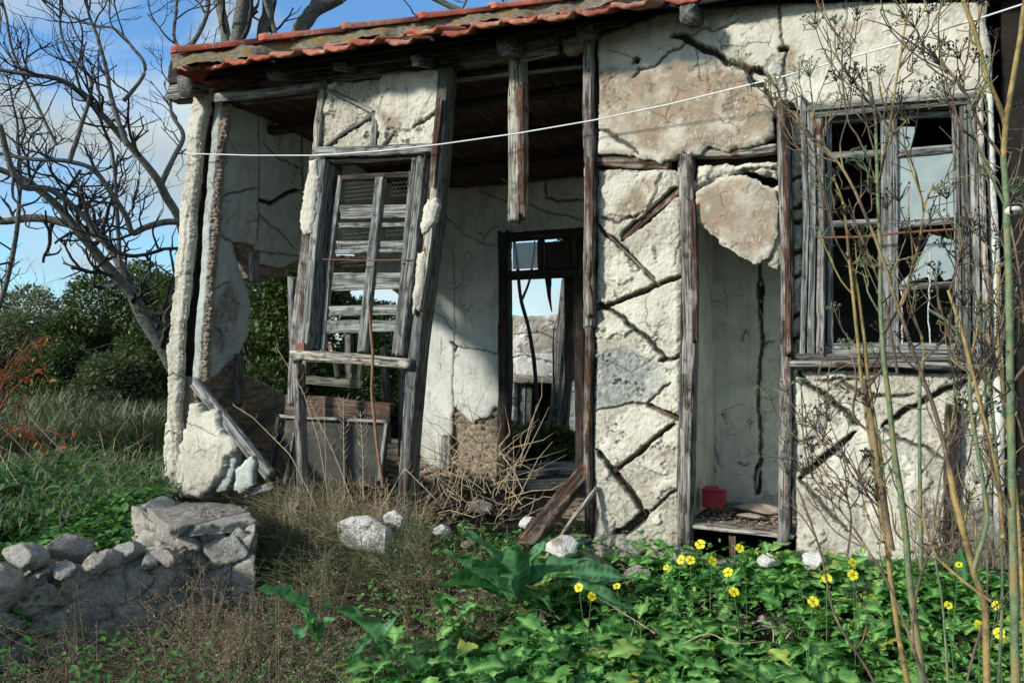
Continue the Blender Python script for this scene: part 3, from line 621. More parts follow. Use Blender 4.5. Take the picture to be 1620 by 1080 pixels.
for ra, rb in (((540, 284), (650, 322)), ((536, 364), (644, 381)), ((534, 402), (590, 428))):
    A = F(ra[0], ra[1], .035); B = F(rb[0], rb[1], .035); wd = 0.028; hh = 0.024
    for r in range(int((A[2] - B[2]) / (hh * 1.5)) + 1):
        for c in range(int((B[0] - A[0]) / wd) + 1):
            x = A[0] + c * wd + (r % 2) * wd / 2; z = A[2] - r * hh * 1.5 * 0.75
            if z < B[2]: continue
            y_ = 0.08; q = lambda dx, dz: (x + dx, y_, z + dz)
            m.tube([q(0, 0), q(0, -.011)], .0007, 3); m.tube([q(0, 0), q(wd / 2, .0085)], .0007, 3); m.tube([q(0, 0), q(-wd / 2, .0085)], .0007, 3)
m.build('wire_mesh', M['wire'], w1)
fbeam('sill', [(468, 561), (560, 567), (652, 576)], 17, 0.12, M['pale'], w1, y=-0.07, gouge=0.004)
box('bracket', F(470, 552, -.05) + np.array([-.012, 0, -.03]), F(482, 545, -.02) + np.array([.02, .02, .01]), M['rust'], w1)
# dangling timber in the main opening
fbeam('hanging_post', [(820, 92), (820, 200), (820, 350)], 25, 0.11, M['pale'], H, y=0.0, rough=0.005, rag=0.008, seed=50)
fbeam('post_facing', [(823, 140), (824, 240), (826, 345)], 12, 0.02, M['brown'], H, y=-0.012, rag=0.05, gouge=0.01)
# back wall with doorway
o = panel('back_wall', BK, [(640, 300), (700, 296), (760, 292), (860, 284), (940, 278), (940, 372), (793, 372), (794, 648), (783, 644), (772, 660), (760, 661), (747, 670), (732, 656), (718, 643), (714, 660), (716, 688), (700, 692), (696, 745), (684, 742), (666, 722), (640, 700)],
          M['plaster_in'], H, thick=0.05, res=0.011, rough=0.012, bump=0.004, base=1.0, coat=0, seed=20,
          cracks=[([(704, 302), (706, 345), (735, 372), (760, 385), (795, 389)], 3, .01), ([(717, 545), (716, 600), (718, 643)], 4, .015), ([(716, 390), (718, 440), (719, 545)], 2.5, .01), ([(719, 545), (750, 552), (785, 560), (794, 552)], 4, .012), ([(800, 300), (860, 333), (925, 350)], 4, .012), ([(757, 300), (800, 318), (815, 318)], 3, .01), ([(684, 490), (700, 500), (716, 520)], 3, .01), ([(700, 530), (697, 560)], 2, .006), ([(712, 540), (722, 548), (720, 556)], 9, .03), ([(760, 385), (780, 360), (793, 358)], 2.5, .008), ([(680, 380), (682, 440), (688, 470)], 2, .006), ([(862, 285), (864, 312), (880, 318), (940, 314)], 5, .02)])
o = panel('brick_base', Plane('y', 2.64), [(560, 690), (690, 700), (700, 640), (795, 640), (796, 770), (950, 778), (950, 850), (560, 850)], M['brick'], H, thick=0.12, res=0.012, rough=0.02, bump=0.012, rub=(0.17, 0.06, 0.035), seed=21)
beam('stud', [F(708, 690, 2.6), F(706, 742, 2.6)], 0.11, 0.06, M['grey'], H)
beam('sill_beam', [F(690, 758, 2.5), F(798, 768, 2.5)], 0.07, 0.1, M['dgrey'], H)
# back door frame
df = empty('door_frame', F(860, 765, 2.6), None, None); df.parent = H; df.matrix_parent_inverse = H.matrix_world.inverted(); bpy.context.view_layer.update()
for q, w, mt in (([(799, 368), (800, 600), (796, 770)], 17, 'darkw'), ([(918, 368), (920, 600), (922, 770)], 18, 'darkw')):
    fbeam('jamb', q, w, 0.14, M[mt], df, y=2.55)
fbeam('head', [(792, 377), (940, 366)], 14, 0.14, M['darkw'], df, y=2.53)
fbeam('transom_bar', [(806, 436), (930, 430)], 15, 0.12, M['darkw'], df, y=2.54)
fbeam('mullion', [(856, 380), (857, 430)], 9, 0.08, M['darkw'], df, y=2.56); fbeam('mullion', [(899, 378), (900, 430)], 14, 0.08, M['darkw'], df, y=2.56)
fbeam('threshold', [(796, 770), (930, 764)], 16, 0.2, M['dgrey'], df, y=2.45)
fbeam('floor_board', [(800, 752), (880, 745), (930, 742)], 10, 0.3, M['dgrey'], H, y=2.75)
fbeam('floor_board', [(806, 742), (860, 735), (925, 738)], 7, 0.3, M['dgrey'], H, y=3.1)
for a, b, c, d_ in ((811, 852, 385, 424), (862, 893, 383, 428), (906, 925, 382, 420)):
    q0 = F(a, c, 2.6); q1 = F(b, d_, 2.6); box('glass', (q0[0], 2.60, q1[2]), (q1[0], 2.604, q0[2]), M['glass'] if a != 862 else M['darkw'], df, bev=0)
beam('door_leaf', [F(908, 436, 2.75), F(909, 600, 2.75)], 0.2, 0.03, M['darkw'], df)
fbeam('splintered_board', [(867, 430), (869, 470), (873, 492)], 13, 0.03, M['darkw'], df, y=2.7, tp=0.15)
# posts right of the opening
fbeam('post', [(936, 62), (934, 160), (937, 300), (935, 420), (936, 520)], 17, 0.13, M['mixed'], H, y=-0.03, gouge=0.008, seed=71)
fbeam('post', [(936, 500), (934, 600), (932, 700), (936, 850)], 13, 0.11, M['brown'], H, y=-0.02, gouge=0.012)
fbeam('post_facing', [(934, 250), (932, 380), (934, 500)], 14, 0.03, M['brown'], H, y=-0.05, gouge=0.012)
# big upper panel
o = panel('plaster_wall', Y0, [(944, 62), (958, 48), (1000, 36), (1040, 20), (1120, 10), (1300, 4), (1562, 0), (1566, 60), (1570, 146), (1548, 150), (1400, 160), (1280, 170), (1262, 172), (1240, 165), (1228, 162), (1222, 185), (1224, 214), (1206, 226), (1172, 233), (1150, 240), (1118, 230), (1106, 244), (1090, 246), (1084, 240), (1062, 250), (1045, 258), (1010, 250), (990, 244), (944, 244)],
          M['plaster'], H, thick=0.07, res=0.006, rough=0.012, bump=0.0045, seed=22, base=1.0, coat=0.0, edge=0.012,
          tan=[[(944, 112), (985, 108), (1030, 112), (1080, 95), (1130, 100), (1180, 118), (1222, 168), (1222, 214), (1150, 236), (1110, 228), (1060, 250), (1000, 236), (946, 200)], [(1170, 92), (1200, 110), (1175, 112)], [(1232, 72), (1262, 80), (1260, 110), (1236, 120)], [(1120, 35), (1150, 35), (1145, 48), (1122, 48)], [(1335, 40), (1370, 36), (1352, 52), (1335, 50)], [(1382, 30), (1398, 60), (1380, 68)], [(1420, 25), (1436, 30), (1424, 50)], [(1543, 0), (1560, 0), (1556, 28), (1545, 24)]],
          gry=[[(1225, 95), (1240, 95), (1242, 130), (1226, 130)]],
          cracks=[([(1062, 58), (1085, 60), (1100, 70), (1122, 78), (1150, 98), (1186, 112), (1210, 122), (1222, 165)], 9, .05), ([(1190, 112), (1200, 124), (1214, 130)], 26, .05), ([(1000, 122), (1010, 108), (1035, 106), (1058, 82), (1085, 68)], 4, .016), ([(1235, 4), (1236, 50), (1241, 100), (1246, 168)], 3.5, .014), ([(1085, 60), (1110, 45), (1130, 50), (1170, 28)], 2.5, .008),
                  ([(944, 206), (968, 212), (985, 224), (1010, 244)], 5, .018), ([(1003, 94), (1008, 98)], 14, .045), ([(1232, 77), (1246, 78)], 9, .04), ([(1330, 4), (1340, 20), (1335, 50), (1350, 80)], 2, .006), ([(1100, 70), (1105, 110), (1112, 130)], 2, .006), ([(960, 80), (985, 86), (1005, 96)], 1.5, .005), ([(1240, 160), (1252, 165), (1262, 172)], 4, .02)])
o['label'] = 'large upper wall of cream plaster with a tan worn patch and a stepped crack'
fbeam('beam', [(944, 257), (1010, 260), (1062, 262)], 19, 0.10, M['brown'], H, y=0.03, gouge=0.01)
fbeam('beam', [(1100, 244), (1170, 243), (1228, 236)], 14, 0.08, M['pale'], H, y=0.03)
fbeam('beam', [(944, 262), (1228, 252)], 22, 0.06, M['darkw'], H, y=0.12)
# infill left of the dark post
lo = [(946, 270), (980, 266), (1040, 268), (1076, 272), (1080, 300), (1078, 870), (1040, 866), (1000, 862), (960, 858), (938, 850), (940, 600), (944, 400)]
D = [([(1078, 296), (1052, 316), (1015, 350), (984, 379)], 15, .05), ([(944, 354), (975, 384), (1008, 416), (1040, 448)], 7, .045), ([(944, 489), (1000, 468), (1078, 437)], 8, .045), ([(944, 482), (962, 488), (1005, 520), (1054, 566)], 7, .045), ([(1044, 571), (1078, 561)], 6, .04), ([(1024, 640), (1050, 652), (1078, 664)], 8, .045), ([(940, 652), (980, 642), (1024, 638), (1044, 620), (1062, 605)], 3, .02),
     ([(972, 746), (1020, 708), (1066, 670)], 7, .045), ([(944, 712), (970, 745), (1020, 812)], 11, .05), ([(970, 852), (1000, 832), (1022, 808)], 18, .05), ([(1018, 815), (1050, 790), (1078, 766)], 4, .03), ([(1076, 380), (1068, 420)], 2, .01), ([(950, 345), (975, 352), (990, 345), (1010, 340)], 4, .015), ([(960, 570), (1000, 590), (1040, 560)], 1.5, .005)]
o = panel('infill_panel', Yin, lo, M['plaster'], H, thick=0.07, res=0.006, rough=0.010, bump=0.010, seed=23, cracks=D, edge=0.014, coat=0.014,
      lay=[[(950, 300), (990, 268), (1046, 272), (1040, 300), (1022, 330), (990, 345), (964, 340)]], tan=[[(975, 325), (1000, 300), (1038, 276), (1040, 300), (1020, 335), (985, 345)]], gry=[[(942, 556), (1000, 552), (1040, 575), (1055, 610), (1030, 632), (980, 642), (941, 646)]])
for q, w in (([(1078, 300), (984, 379)], 8), ([(944, 489), (1078, 437)], 5), ([(972, 746), (1066, 670)], 5), ([(944, 482), (1054, 566)], 4), ([(944, 354), (1040, 448)], 4), ([(1024, 640), (1078, 664)], 5)):
    fbeam('brace', q, w, 0.02, M['brown'], H, y=0.04, step=0.015)
for q, w in (([(944, 712), (1020, 812)], 8), ([(970, 852), (1022, 808)], 12)):
    fbeam('brace', q, w, 0.02, M['darkw'], H, y=0.055, step=0.015)
fbeam('post', [(1087, 248), (1090, 330), (1092, 420), (1094, 520), (1090, 620), (1088, 720), (1084, 868)], 23, 0.13, M['mixed'], H, y=-0.025, gouge=0.012, seed=93)
fbeam('post_facing', [(1096, 320), (1100, 420), (1100, 540)], 9, 0.03, M['brown'], H, y=-0.045, gouge=0.008)
fbeam('post_facing', [(1079, 560), (1078, 660), (1074, 770)], 6, 0.03, M['dgrey'], H, y=-0.02)
# hanging plaster over the niche
panel('infill_panel', Yin, [(1102, 262), (1150, 258), (1166, 262), (1228, 256), (1230, 284), (1205, 276), (1180, 268), (1140, 282), (1120, 292), (1092, 302), (1088, 292), (1100, 284)], M['plaster'], H, thick=0.07, res=0.006, rough=0.010, bump=0.008, seed=24, edge=0.02, cracks=[([(1170, 270), (1200, 266), (1228, 270)], 4, .02)])
panel('plaster_panel', Plane('y', -0.01), [(1100, 304), (1128, 288), (1146, 278), (1170, 276), (1190, 282), (1206, 292), (1228, 300), (1230, 350), (1228, 372), (1216, 408), (1196, 418), (1180, 410), (1162, 398), (1140, 388), (1132, 374), (1118, 362), (1102, 352), (1096, 330)], M['plaster'], H, thick=0.03, res=0.006, rough=0.010, bump=0.004, seed=25, base=1, coat=0, tan=[[(1100, 304), (1170, 278), (1228, 302), (1226, 380), (1190, 414), (1130, 370), (1100, 348)]], edge=0.008)
panel('infill_panel', Plane('y', 0.02), [(1214, 300), (1233, 290), (1236, 400), (1230, 426), (1212, 414), (1222, 380)], M['plaster'], H, thick=0.04, res=0.006, rough=0.010, seed=26)
# niche room
panel('niche_back_wall', NB, [(1100, 300), (1262, 300), (1262, 812), (1100, 812)], M['plaster_in'], H, thick=0.05, res=0.010, rough=0, base=1, coat=0, seed=27, edge=0,
      cracks=[([(1204, 400), (1201, 480), (1204, 560), (1199, 640), (1203, 720), (1196, 784)], 6, .025), ([(1204, 440), (1202, 500)], 9, .03), ([(1198, 735), (1199, 782)], 12, .03), ([(1112, 772), (1122, 758), (1126, 738)], 12, .02), ([(1205, 548), (1225, 540)], 3, .01), ([(1165, 732), (1185, 733)], 3, .01), ([(1128, 600), (1127, 700), (1140, 740)], 2, .008), ([(1178, 520), (1176, 540)], 2.5, .01)])
sw = Plane('x', -1.035)
panel('niche_side_wall', sw, [(0.08, 0.1), (0.80, 0.1), (0.80, 2.9), (0.08, 2.9)], M['plaster_in'], H, thick=0.06, res=0.012, rough=0, base=1, coat=0, seed=28, uvpoly=True, edge=0, cracks=[([(.5, .5), (.52, 1.4)], .006, .01)])
panel('niche_side_wall', Plane('x', -0.46, -1), [(0.08, 0.1), (0.80, 0.1), (0.80, 2.9), (0.08, 2.9)], M['plaster_in'], H, thick=0.06, res=0.02, rough=0, base=1, coat=0, seed=29, uvpoly=True, edge=0)
fl = [beam('floor_board', [(-1.03, y_, 0.165), (-0.48, y_, 0.155)], 0.2, 0.025, M['pale'] if y_ < 0.2 else M['panelw'], H, nrm=(0, 0, 1)) for y_ in (0.10, 0.305, 0.51, 0.70)]
fbeam('floor_support', [(1160, 846), (1161, 880)], 12, 0.05, M['panelw'], H, y=0.06)
# partitions added to shut light out of the rooms; black one holds the shade
box('shade_partition', (-1.62, 0.12, -0.4), (-1.5, 2.6, 2.8), M['plaster_in'], H)
box('shade_partition', (-1.5, 1.0, -0.4), (1.3, 1.1, 2.8), M['black'], H) if False else None
box('back_wall', (-2.45, 2.62, -0.5), (1.4, 2.76, 2.98), M['plaster_in'], H)
box('shade_partition', (0.46, 0.10, -0.3), (0.56, 2.6, 2.9), M['black'], H)
box('floor', (-0.46, 0.9, 0.10), (0.46, 2.6, 0.13), M['panelw'], H)
# post beside the right window and laths
fbeam('post', [(1240, 166), (1243, 300), (1247, 420), (1246, 560), (1244, 700), (1241, 862)], 20, 0.13, M['mixed'], H, y=-0.03, gouge=0.010, seed=101)
fbeam('post_facing', [(1238, 165), (1244, 300), (1248, 560)], 10, 0.03, M['brown'], H, y=-0.05, gouge=0.008)
panel('infill_panel', Plane('y', 0.03), [(1252, 178), (1270, 176), (1272, 585), (1254, 585)], M['plaster'], H, thick=0.06, res=0.006, rough=0.004, bump=0.014, seed=30, cracks=[([(1250, y_), (1274, y_ - 8)], 5, .04) for y_ in (235, 285, 330, 352, 400, 440, 505, 540)])
# right window
w2 = empty('window', F(1410, 560, 0.0), None, None); w2.parent = H; w2.matrix_parent_inverse = H.matrix_world.inverted(); bpy.context.view_layer.update()
w2['label'] = 'weathered grey casement window with broken panes on the right'
for q, w, d_, y_, mt in (([(1271, 158), (1276, 350), (1270, 572)], 9, .06, -.045, 'grey'), ([(1283, 166), (1286, 350), (1283, 572)], 12, .07, -.035, 'grey'), ([(1297, 172), (1299, 350), (1298, 560)], 14, .08, -.02, 'mixed'),
                         ([(1523, 166), (1528, 350), (1530, 572)], 11, .08, -.02, 'dgrey'), ([(1536, 160), (1542, 350), (1546, 572)], 11, .07, -.035, 'grey'), ([(1549, 156), (1555, 350), (1562, 572)], 9, .06, -.04, 'pale')):
    fbeam('frame', q, w, d_, M[mt], w2, y=y_)
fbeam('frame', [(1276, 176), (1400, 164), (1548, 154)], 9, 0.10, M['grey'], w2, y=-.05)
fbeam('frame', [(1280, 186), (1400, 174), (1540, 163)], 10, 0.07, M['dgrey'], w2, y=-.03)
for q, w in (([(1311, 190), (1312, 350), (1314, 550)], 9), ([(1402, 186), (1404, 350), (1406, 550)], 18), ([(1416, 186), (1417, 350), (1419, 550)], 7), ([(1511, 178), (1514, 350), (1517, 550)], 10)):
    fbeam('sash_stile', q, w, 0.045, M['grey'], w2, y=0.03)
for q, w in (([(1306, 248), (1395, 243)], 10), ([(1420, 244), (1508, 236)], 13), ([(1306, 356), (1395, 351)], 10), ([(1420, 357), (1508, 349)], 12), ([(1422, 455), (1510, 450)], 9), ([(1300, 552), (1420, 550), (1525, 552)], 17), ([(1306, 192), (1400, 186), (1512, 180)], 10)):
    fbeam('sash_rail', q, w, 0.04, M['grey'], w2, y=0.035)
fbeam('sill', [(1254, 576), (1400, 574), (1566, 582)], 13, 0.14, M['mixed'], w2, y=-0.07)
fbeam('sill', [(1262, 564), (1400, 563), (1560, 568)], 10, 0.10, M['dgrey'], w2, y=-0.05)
m = MB(); m.tube([F(1293, 376, -.05), F(1360, 375, -.05), F(1430, 368, -.05), F(1522, 362, -.05)], 0.006, 6); m.build('rod', M['rust'], w2)
def shard(pts, y_, parent):
    Q = [F(a, b, y_) for a, b in pts]; n = len(Q); V = np.array(Q + [q + np.array([0, .003, 0]) for q in Q])
    mesh('glass', V, [tuple(range(n))[::-1], tuple(range(n, 2 * n))] + [(i, (i + 1) % n, n + (i + 1) % n, n + i) for i in range(n)], M['glass'], parent, smooth=False)
shard([(1418, 250), (1508, 240), (1510, 346), (1420, 354)], .05, w2); shard([(1418, 200), (1448, 201), (1446, 218), (1440, 234), (1432, 240), (1418, 242)], .05, w2)
shard([(1472, 370), (1508, 380), (1518, 402), (1506, 440), (1494, 444), (1488, 436), (1478, 444), (1466, 438), (1420, 452), (1440, 432), (1458, 402)], .05, w2)
m = MB()
for x_ in (1427, 1470): m.tube([F(x_ + random.uniform(-2, 2), y_, -.01) for y_ in range(400 if x_ > 1450 else 460, 545, 12)], .004, 5)
m.build('torn_curtain_strip', M['white'], w2)
# panel below the right window
panel('infill_panel', Yin, [(1256, 592), (1300, 588), (1420, 590), (1566, 592), (1572, 700), (1574, 890), (1400, 892), (1300, 890), (1258, 880), (1252, 740)], M['plaster'], H, thick=0.07, res=0.0065, rough=0.010, bump=0.008, seed=31, edge=0.012,
      lay=[[(1252, 592), (1285, 600), (1304, 616), (1312, 650), (1304, 690), (1270, 694), (1255, 660)]], gry=[[(1295, 640), (1306, 650), (1300, 690), (1285, 694)]],
      cracks=[([(1264, 590), (1298, 619), (1330, 646), (1360, 672)], 8, .045), ([(1264, 757), (1300, 728), (1354, 682)], 9, .045), ([(1396, 673), (1440, 644), (1500, 614), (1554, 592)], 7, .045), ([(1264, 757), (1298, 793), (1342, 842)], 5, .03), ([(1396, 674), (1440, 700), (1494, 726)], 5, .03), ([(1290, 602), (1332, 598), (1345, 612), (1384, 627), (1447, 622)], 5, .02), ([(1258, 697), (1280, 694), (1304, 700)], 3, .012), ([(1340, 600), (1380, 600)], 4, .016), ([(1270, 800), (1290, 830)], 2, .006)])
for q in ([(1264, 757), (1354, 682)], [(1264, 590), (1360, 672)], [(1396, 673), (1554, 592)]):
    fbeam('brace', q, 5, 0.02, M['darkw'], H, y=0.05, step=0.015)
fbeam('post', [(1508, 640), (1506, 720), (1504, 880)], 24, 0.05, M['darkw'], H, y=-0.02, rough=0.01, gouge=0.01)
panel('plaster_edge', Y0, [(1561, 146), (1572, 148), (1582, 400), (1590, 640), (1592, 880), (1574, 880), (1572, 640), (1566, 400)], M['whitewash'], H, thick=0.06, res=0.007, rough=0.006, base=1, seed=32)
panel('reveal_wall', Plane('y', 0.45), [(1575, 388), (1700, 384), (1700, 860), (1575, 860)], M['plaster_left'], H, thick=0.06, res=0.012, rough=0.006, base=1, seed=33, coat=0, cracks=[([(1580, 635), (1600, 640), (1640, 638)], 5, .02)])
fbeam('beam', [(1570, 380), (1700, 376)], 20, .12, M['darkw'], H, y=.36)
box('shade_partition', (0.50, 0.9, -0.3), (1.6, 1.0, 2.9), M['black'], H); box('shade_partition', (1.4, -0.05, -0.4), (1.55, 0.95, 2.9), M['plaster_in'], H)  # recess enclosure; the black wall carries the recess shade in its colour
# rubble footing under the facade
o = panel('footing', Plane('y', -0.03), [(840, 866), (900, 852), (940, 842), (1000, 856), (1082, 864), (1096, 892), (1180, 896), (1250, 890), (1300, 878), (1700, 890), (1700, 1000), (840, 980)], M['stone_lit'], H, thick=0.14, res=0.008, rough=0.03, bump=0.014, rub=(0.13, 0.08, 0.05), seed=34, edge=0.03)
# ------------------------------------------------------------------ roof
roof = empty('roof', (-2, 1, 3), None, None); roof.parent = H; roof.matrix_parent_inverse = H.matrix_world.inverted(); bpy.context.view_layer.update()
EA = F(286, 114, -0.36); EB = F(985, 18, -0.36)
sl = 0.39
def eave_z(x): return EA[2] + (x - EA[0]) / (EB[0] - EA[0]) * (EB[2] - EA[2]) if x < EB[0] else EB[2] - (x - EB[0]) * 0.02
m = MB(); rng = random.Random(9)
tw = 0.205; ts = 0.30
def hip_x(y): return EA[0] + 0.02 + (y + 0.36)
for r in range(10):
    for c in range(36):
        x0 = EA[0] - 0.03 + c * tw; y0 = -0.36 + r * ts
        if x0 + tw < hip_x(y0) + .02: continue
        if y0 > 2.3 or (x0 > EB[0] + .1 and r == 0): continue
        z0 = eave_z(x0) + (y0 + 0.36) * sl + 0.012
        jz = rng.uniform(-.006, .02); jy = rng.uniform(-.035, .05); rot = rng.uniform(-.10, .10)
        us = np.linspace(0, 1, 9); prof = np.array([0.022, 0.024, 0.010, 0.0, 0.0, 0.005, 0.0, 0.0, 0.018])
        V = []
        for (yy, k) in ((0, 1), (0.36, 1)):
            for th in (0, -0.024):
                for u_, pz in zip(us, prof):
                    xx = x0 + u_ * tw * 0.98; V.append((xx + rot * yy, y0 + jy + yy, z0 + jz + pz + th + yy * (sl - 0.055) + (u_ - .5) * rot * .1))
        V = np.array(V); Fq = []
        for i in range(8): Fq += [(i, i + 1, 18 + i + 1, 18 + i), (9 + i + 1, 9 + i, 27 + i, 27 + i + 1), (9 + i, 9 + i + 1, i + 1, i)]
        Fq += [(0, 18, 27, 9), (8, 17, 35, 26)]
        m.add(V, np.array(Fq), rnd=rng.random())
o = m.build('eave_tiles', M['tile'], roof, smooth=False)
xs = np.linspace(EA[0] - .02, 1.8, 40); V = []; 
for x in xs:
    for y in np.linspace(-0.30 if x < EB[0] else -0.12, 2.3, 14):
        yy = min(y, x - EA[0] - 0.36 + 0.06) if x < EA[0] + 2.66 else y
        V.append((x, max(yy, -0.30), eave_z(x) + (max(yy, -.3) + 0.36) * sl - 0.02))
V = np.array(V); Fq = np.array([(i * 14 + j, (i + 1) * 14 + j, (i + 1) * 14 + j + 1, i * 14 + j + 1) for i in range(39) for j in range(13)])
V2 = V - np.array([0, 0, 0.025]); mesh('roof_boards', np.vstack([V, V2]), np.vstack([Fq, Fq[:, ::-1] + len(V)]), M['darkw'], roof)
# left slope behind the hip
hx = lambda s: np.array([EA[0] - 0.03 + s, -0.36 + s, EA[2] + s * sl + 0.085])
V = []; 
for s in np.linspace(0, 2.66, 12):
    a = hx(s); b = np.array([EA[0] - 0.05, a[1], EA[2]]); V += [a, b]
mesh('left_slope', np.array(V), np.array([(2 * i, 2 * i + 1, 2 * i + 3, 2 * i + 2) for i in range(11)]), M['tile'], roof)
def hp(s, dx=0): return hx(s) + np.array([dx, -dx, 0])
# mortar bedding beside the hip
V = []; nS = 150; nT = 10
for i in range(nS):
    s = i / (nS - 1) * 2.66 - 0.02
    for j in range(nT):
        q = j / (nT - 1); V.append(hp(s) + np.array([0.13, -0.13, 0]) * q * .85 * (1 + .35 * math.sin(s * 9) + .2 * math.sin(s * 23)) + np.array([0, 0, 0.055 * (1 - q) ** 0.7 - 0.02 - 0.09 * q]))
V = np.array(V); V[:, 2] += 0.03 * fbm(V * 10, 4, 5) + 0.022 * fbm(V * 34, 3, 6); V[:, 0] += .02 * fbm(V * 11, 3, 8)
Fq = np.array([(i * nT + j, (i + 1) * nT + j, (i + 1) * nT + j + 1, i * nT + j + 1) for i in range(nS - 1) for j in range(nT - 1)])
mesh('mortar_bed', V, Fq, M['tilem'], roof)
k = 0; s = -0.03
while s < 2.4:
    e = s + 0.40; V = []; n = 14
    for t, rr, lift in ((0, .064, .012), (0.03, .068, .014), (0.055, .060, .010), (0.25, .055, .004), (0.42, .05, 0), (0.42, .04, 0), (0, .052, .008)):
        c = hp(s + t) + np.array([0, 0, 0.018 + lift])
        sd_ = np.array([1, -1, 0]) / math.sqrt(2)
        for j in range(n):
            th = math.pi * j / (n - 1); V.append(c + sd_ * rr * math.cos(th) * 1.1 + np.array([0, 0, 1]) * rr * math.sin(th))
    V = np.array(V); Fq = np.array([(i * n + j, i * n + j + 1, (i + 1) % 7 * n + j + 1, (i + 1) % 7 * n + j) for i in range(7) for j in range(n - 1)])
    o = mesh('hip_tile', V, Fq, M['tile'], roof, {'rnd': np.full(len(V), (k * .37 + .2) % 1)}); s = e; k += 1
# ------------------------------------------------------------------ courtyard behind
CW = Plane('y', 6.4)
cw = empty('courtyard_wall', F(850, 800, 6.4), 'whitewashed rubble wall seen through the back doorway, with a dark window hole', 'wall')
panel('wall', CW, [(640, 470), (800, 497), (850, 500), (900, 490), (960, 500), (1000, 520), (1000, 760), (640, 760)], M['whitewash'], cw, thick=0.35, res=0.018, rough=0.03, bump=0.03, base=0.0, seed=40, coat=0.02,
      lay=[[(640, 560), (900, 560), (960, 600), (960, 760), (640, 760)]], holes=[[(814, 606), (900, 606), (900, 712), (812, 712)]], cracks=[([(803, 530), (850, 525), (900, 545)], 6, .02), ([(800, 570), (830, 560), (880, 575)], 6, .02)])
fbeam('lintel', [(800, 598), (870, 600), (905, 603)], 13, 0.2, M['pale'], cw, y=6.33)
for x_, mt in ((818, 'dgrey'), (828, 'grey'), (838, 'dgrey')): fbeam('shutter_board', [(x_, 610), (x_ - 2, 708)], 9, 0.03, M[mt], cw, y=6.5)
box('window_dark', F(812, 712, 6.8), F(905, 606, 6.9) , M['black'], cw, bev=0)  # black slab painting the darkness inside the window hole
for q in ([(905, 440), (893, 560), (883, 692)], [(921, 480), (906, 600), (897, 692)]):
    q = [(a - 8, b) for a, b in q]
    oo = fbeam('leaning_post', q, 15, 0.10, M['dgrey'], None, y=4.4 if q[0][0] < 900 else 4.6)
    tag(oo, 'grey weathered post leaning in the courtyard, ' + ('left' if q[0][0] < 900 else 'right') + ' one of two beyond the back doorway', 'post', 'leaning posts beyond the back doorway')
# ================================================================== stone work in front
def vor3(p, s=0):
    ip = np.floor(p).astype(np.int64); f1 = np.full(len(p), 9.0); f2 = f1.copy(); sid = np.zeros(len(p))
    for a in (-1, 0, 1):
        for b in (-1, 0, 1):
            for c in (-1, 0, 1):
                x, y, z = ip[:, 0] + a, ip[:, 1] + b, ip[:, 2] + c
                q = np.stack([x + .5 + .8 * (_h(x, y, z, s) - .5), y + .5 + .8 * (_h(x, y, z, s + 3) - .5), z + .5 + .8 * (_h(x, y, z, s + 6) - .5)], -1)
                d = np.linalg.norm(p - q, axis=1); n = d < f1
                f2 = np.where(n, f1, np.minimum(f2, d)); f1 = np.where(n, d, f1); sid = np.where(n, _h(x, y, z, s + 9), sid)
    return f1, f2, sid
def masonry(name, quad, z0, z1, mat, parent, cell=(0.16, 0.16, 0.11), amp=0.04, res=0.014, seed=1, ragged=0.05, ztop=None):
    """quad: four plan corners (front-left, front-right, back-right, back-left); rough stone prism"""
    q = np.array([c[:2] for c in quad], float); per = []; 
    for i in range(4):
        a, b = q[i], q[(i + 1) % 4]; n = max(2, int(np.linalg.norm(b - a) / res)); per += [a + (b - a) * k / n for k in range(n)]
    per = np.array(per); K = len(per); nz = int((z1 - z0) / res); c = q.mean(0)
    V = []; 
    for i in range(nz + 1): V.append(np.column_stack([per, np.full(K, z0 + (z1 - z0) * i / nz)]))
    nr = int(np.linalg.norm(q[0] - q[2]) / 2 / res)
    for i in range(1, nr + 1): V.append(np.column_stack([per + (c - per) * i / nr, np.full(K, z1)]))
    V = np.vstack(V); rows = nz + 1 + nr
    i = np.arange(rows - 1)[:, None] * K; j = np.arange(K)[None]; k = (j + 1) % K
    Fq = np.stack([i + j, i + k, i + K + k, i + K + j], -1).reshape(-1, 4)
    w = V + 0.03 * np.stack([fbm(V * 6, 3, seed), fbm(V * 6, 3, seed + 1), fbm(V * 6, 3, seed + 2)], -1)
    f1, f2, sid = vor3(w / np.array(cell), seed); g = f2 - f1
    h = amp * 1.2 * (sstep(0, .16, g) - .5) + amp * 1.1 * (sid - .5) + 0.03 * fbm(V * 11, 5, seed + 4, .75) - .02 * np.abs(fbm(V * 16, 4, seed + 14)) + .006 * vnoise(V * 80, 3)
    N_ = V - np.array([c[0], c[1], (z0 + z1) / 2]); N_[:, 2] *= np.where(V[:, 2] > z1 - .03, 2.2, 0.15); N_ /= np.linalg.norm(N_, axis=1)[:, None] + 1e-9
    V = V + N_ * h[:, None]; V[:, 2] += ragged * fbm(V * np.array([5, 5, 0]), 3, seed + 8) * sstep(z0, z1, V[:, 2])
    if ztop is not None: V[:, 2] += ztop(V[:, 0], V[:, 1]) * sstep(z0, z1, V[:, 2])
    return mesh(name, V, Fq, mat, parent, {'sid': sid, 'mor': 1 - sstep(.04, .13, g), 'crk': (1 - sstep(.015, .07, g)) * .75, 'lay': np.zeros(len(V))})
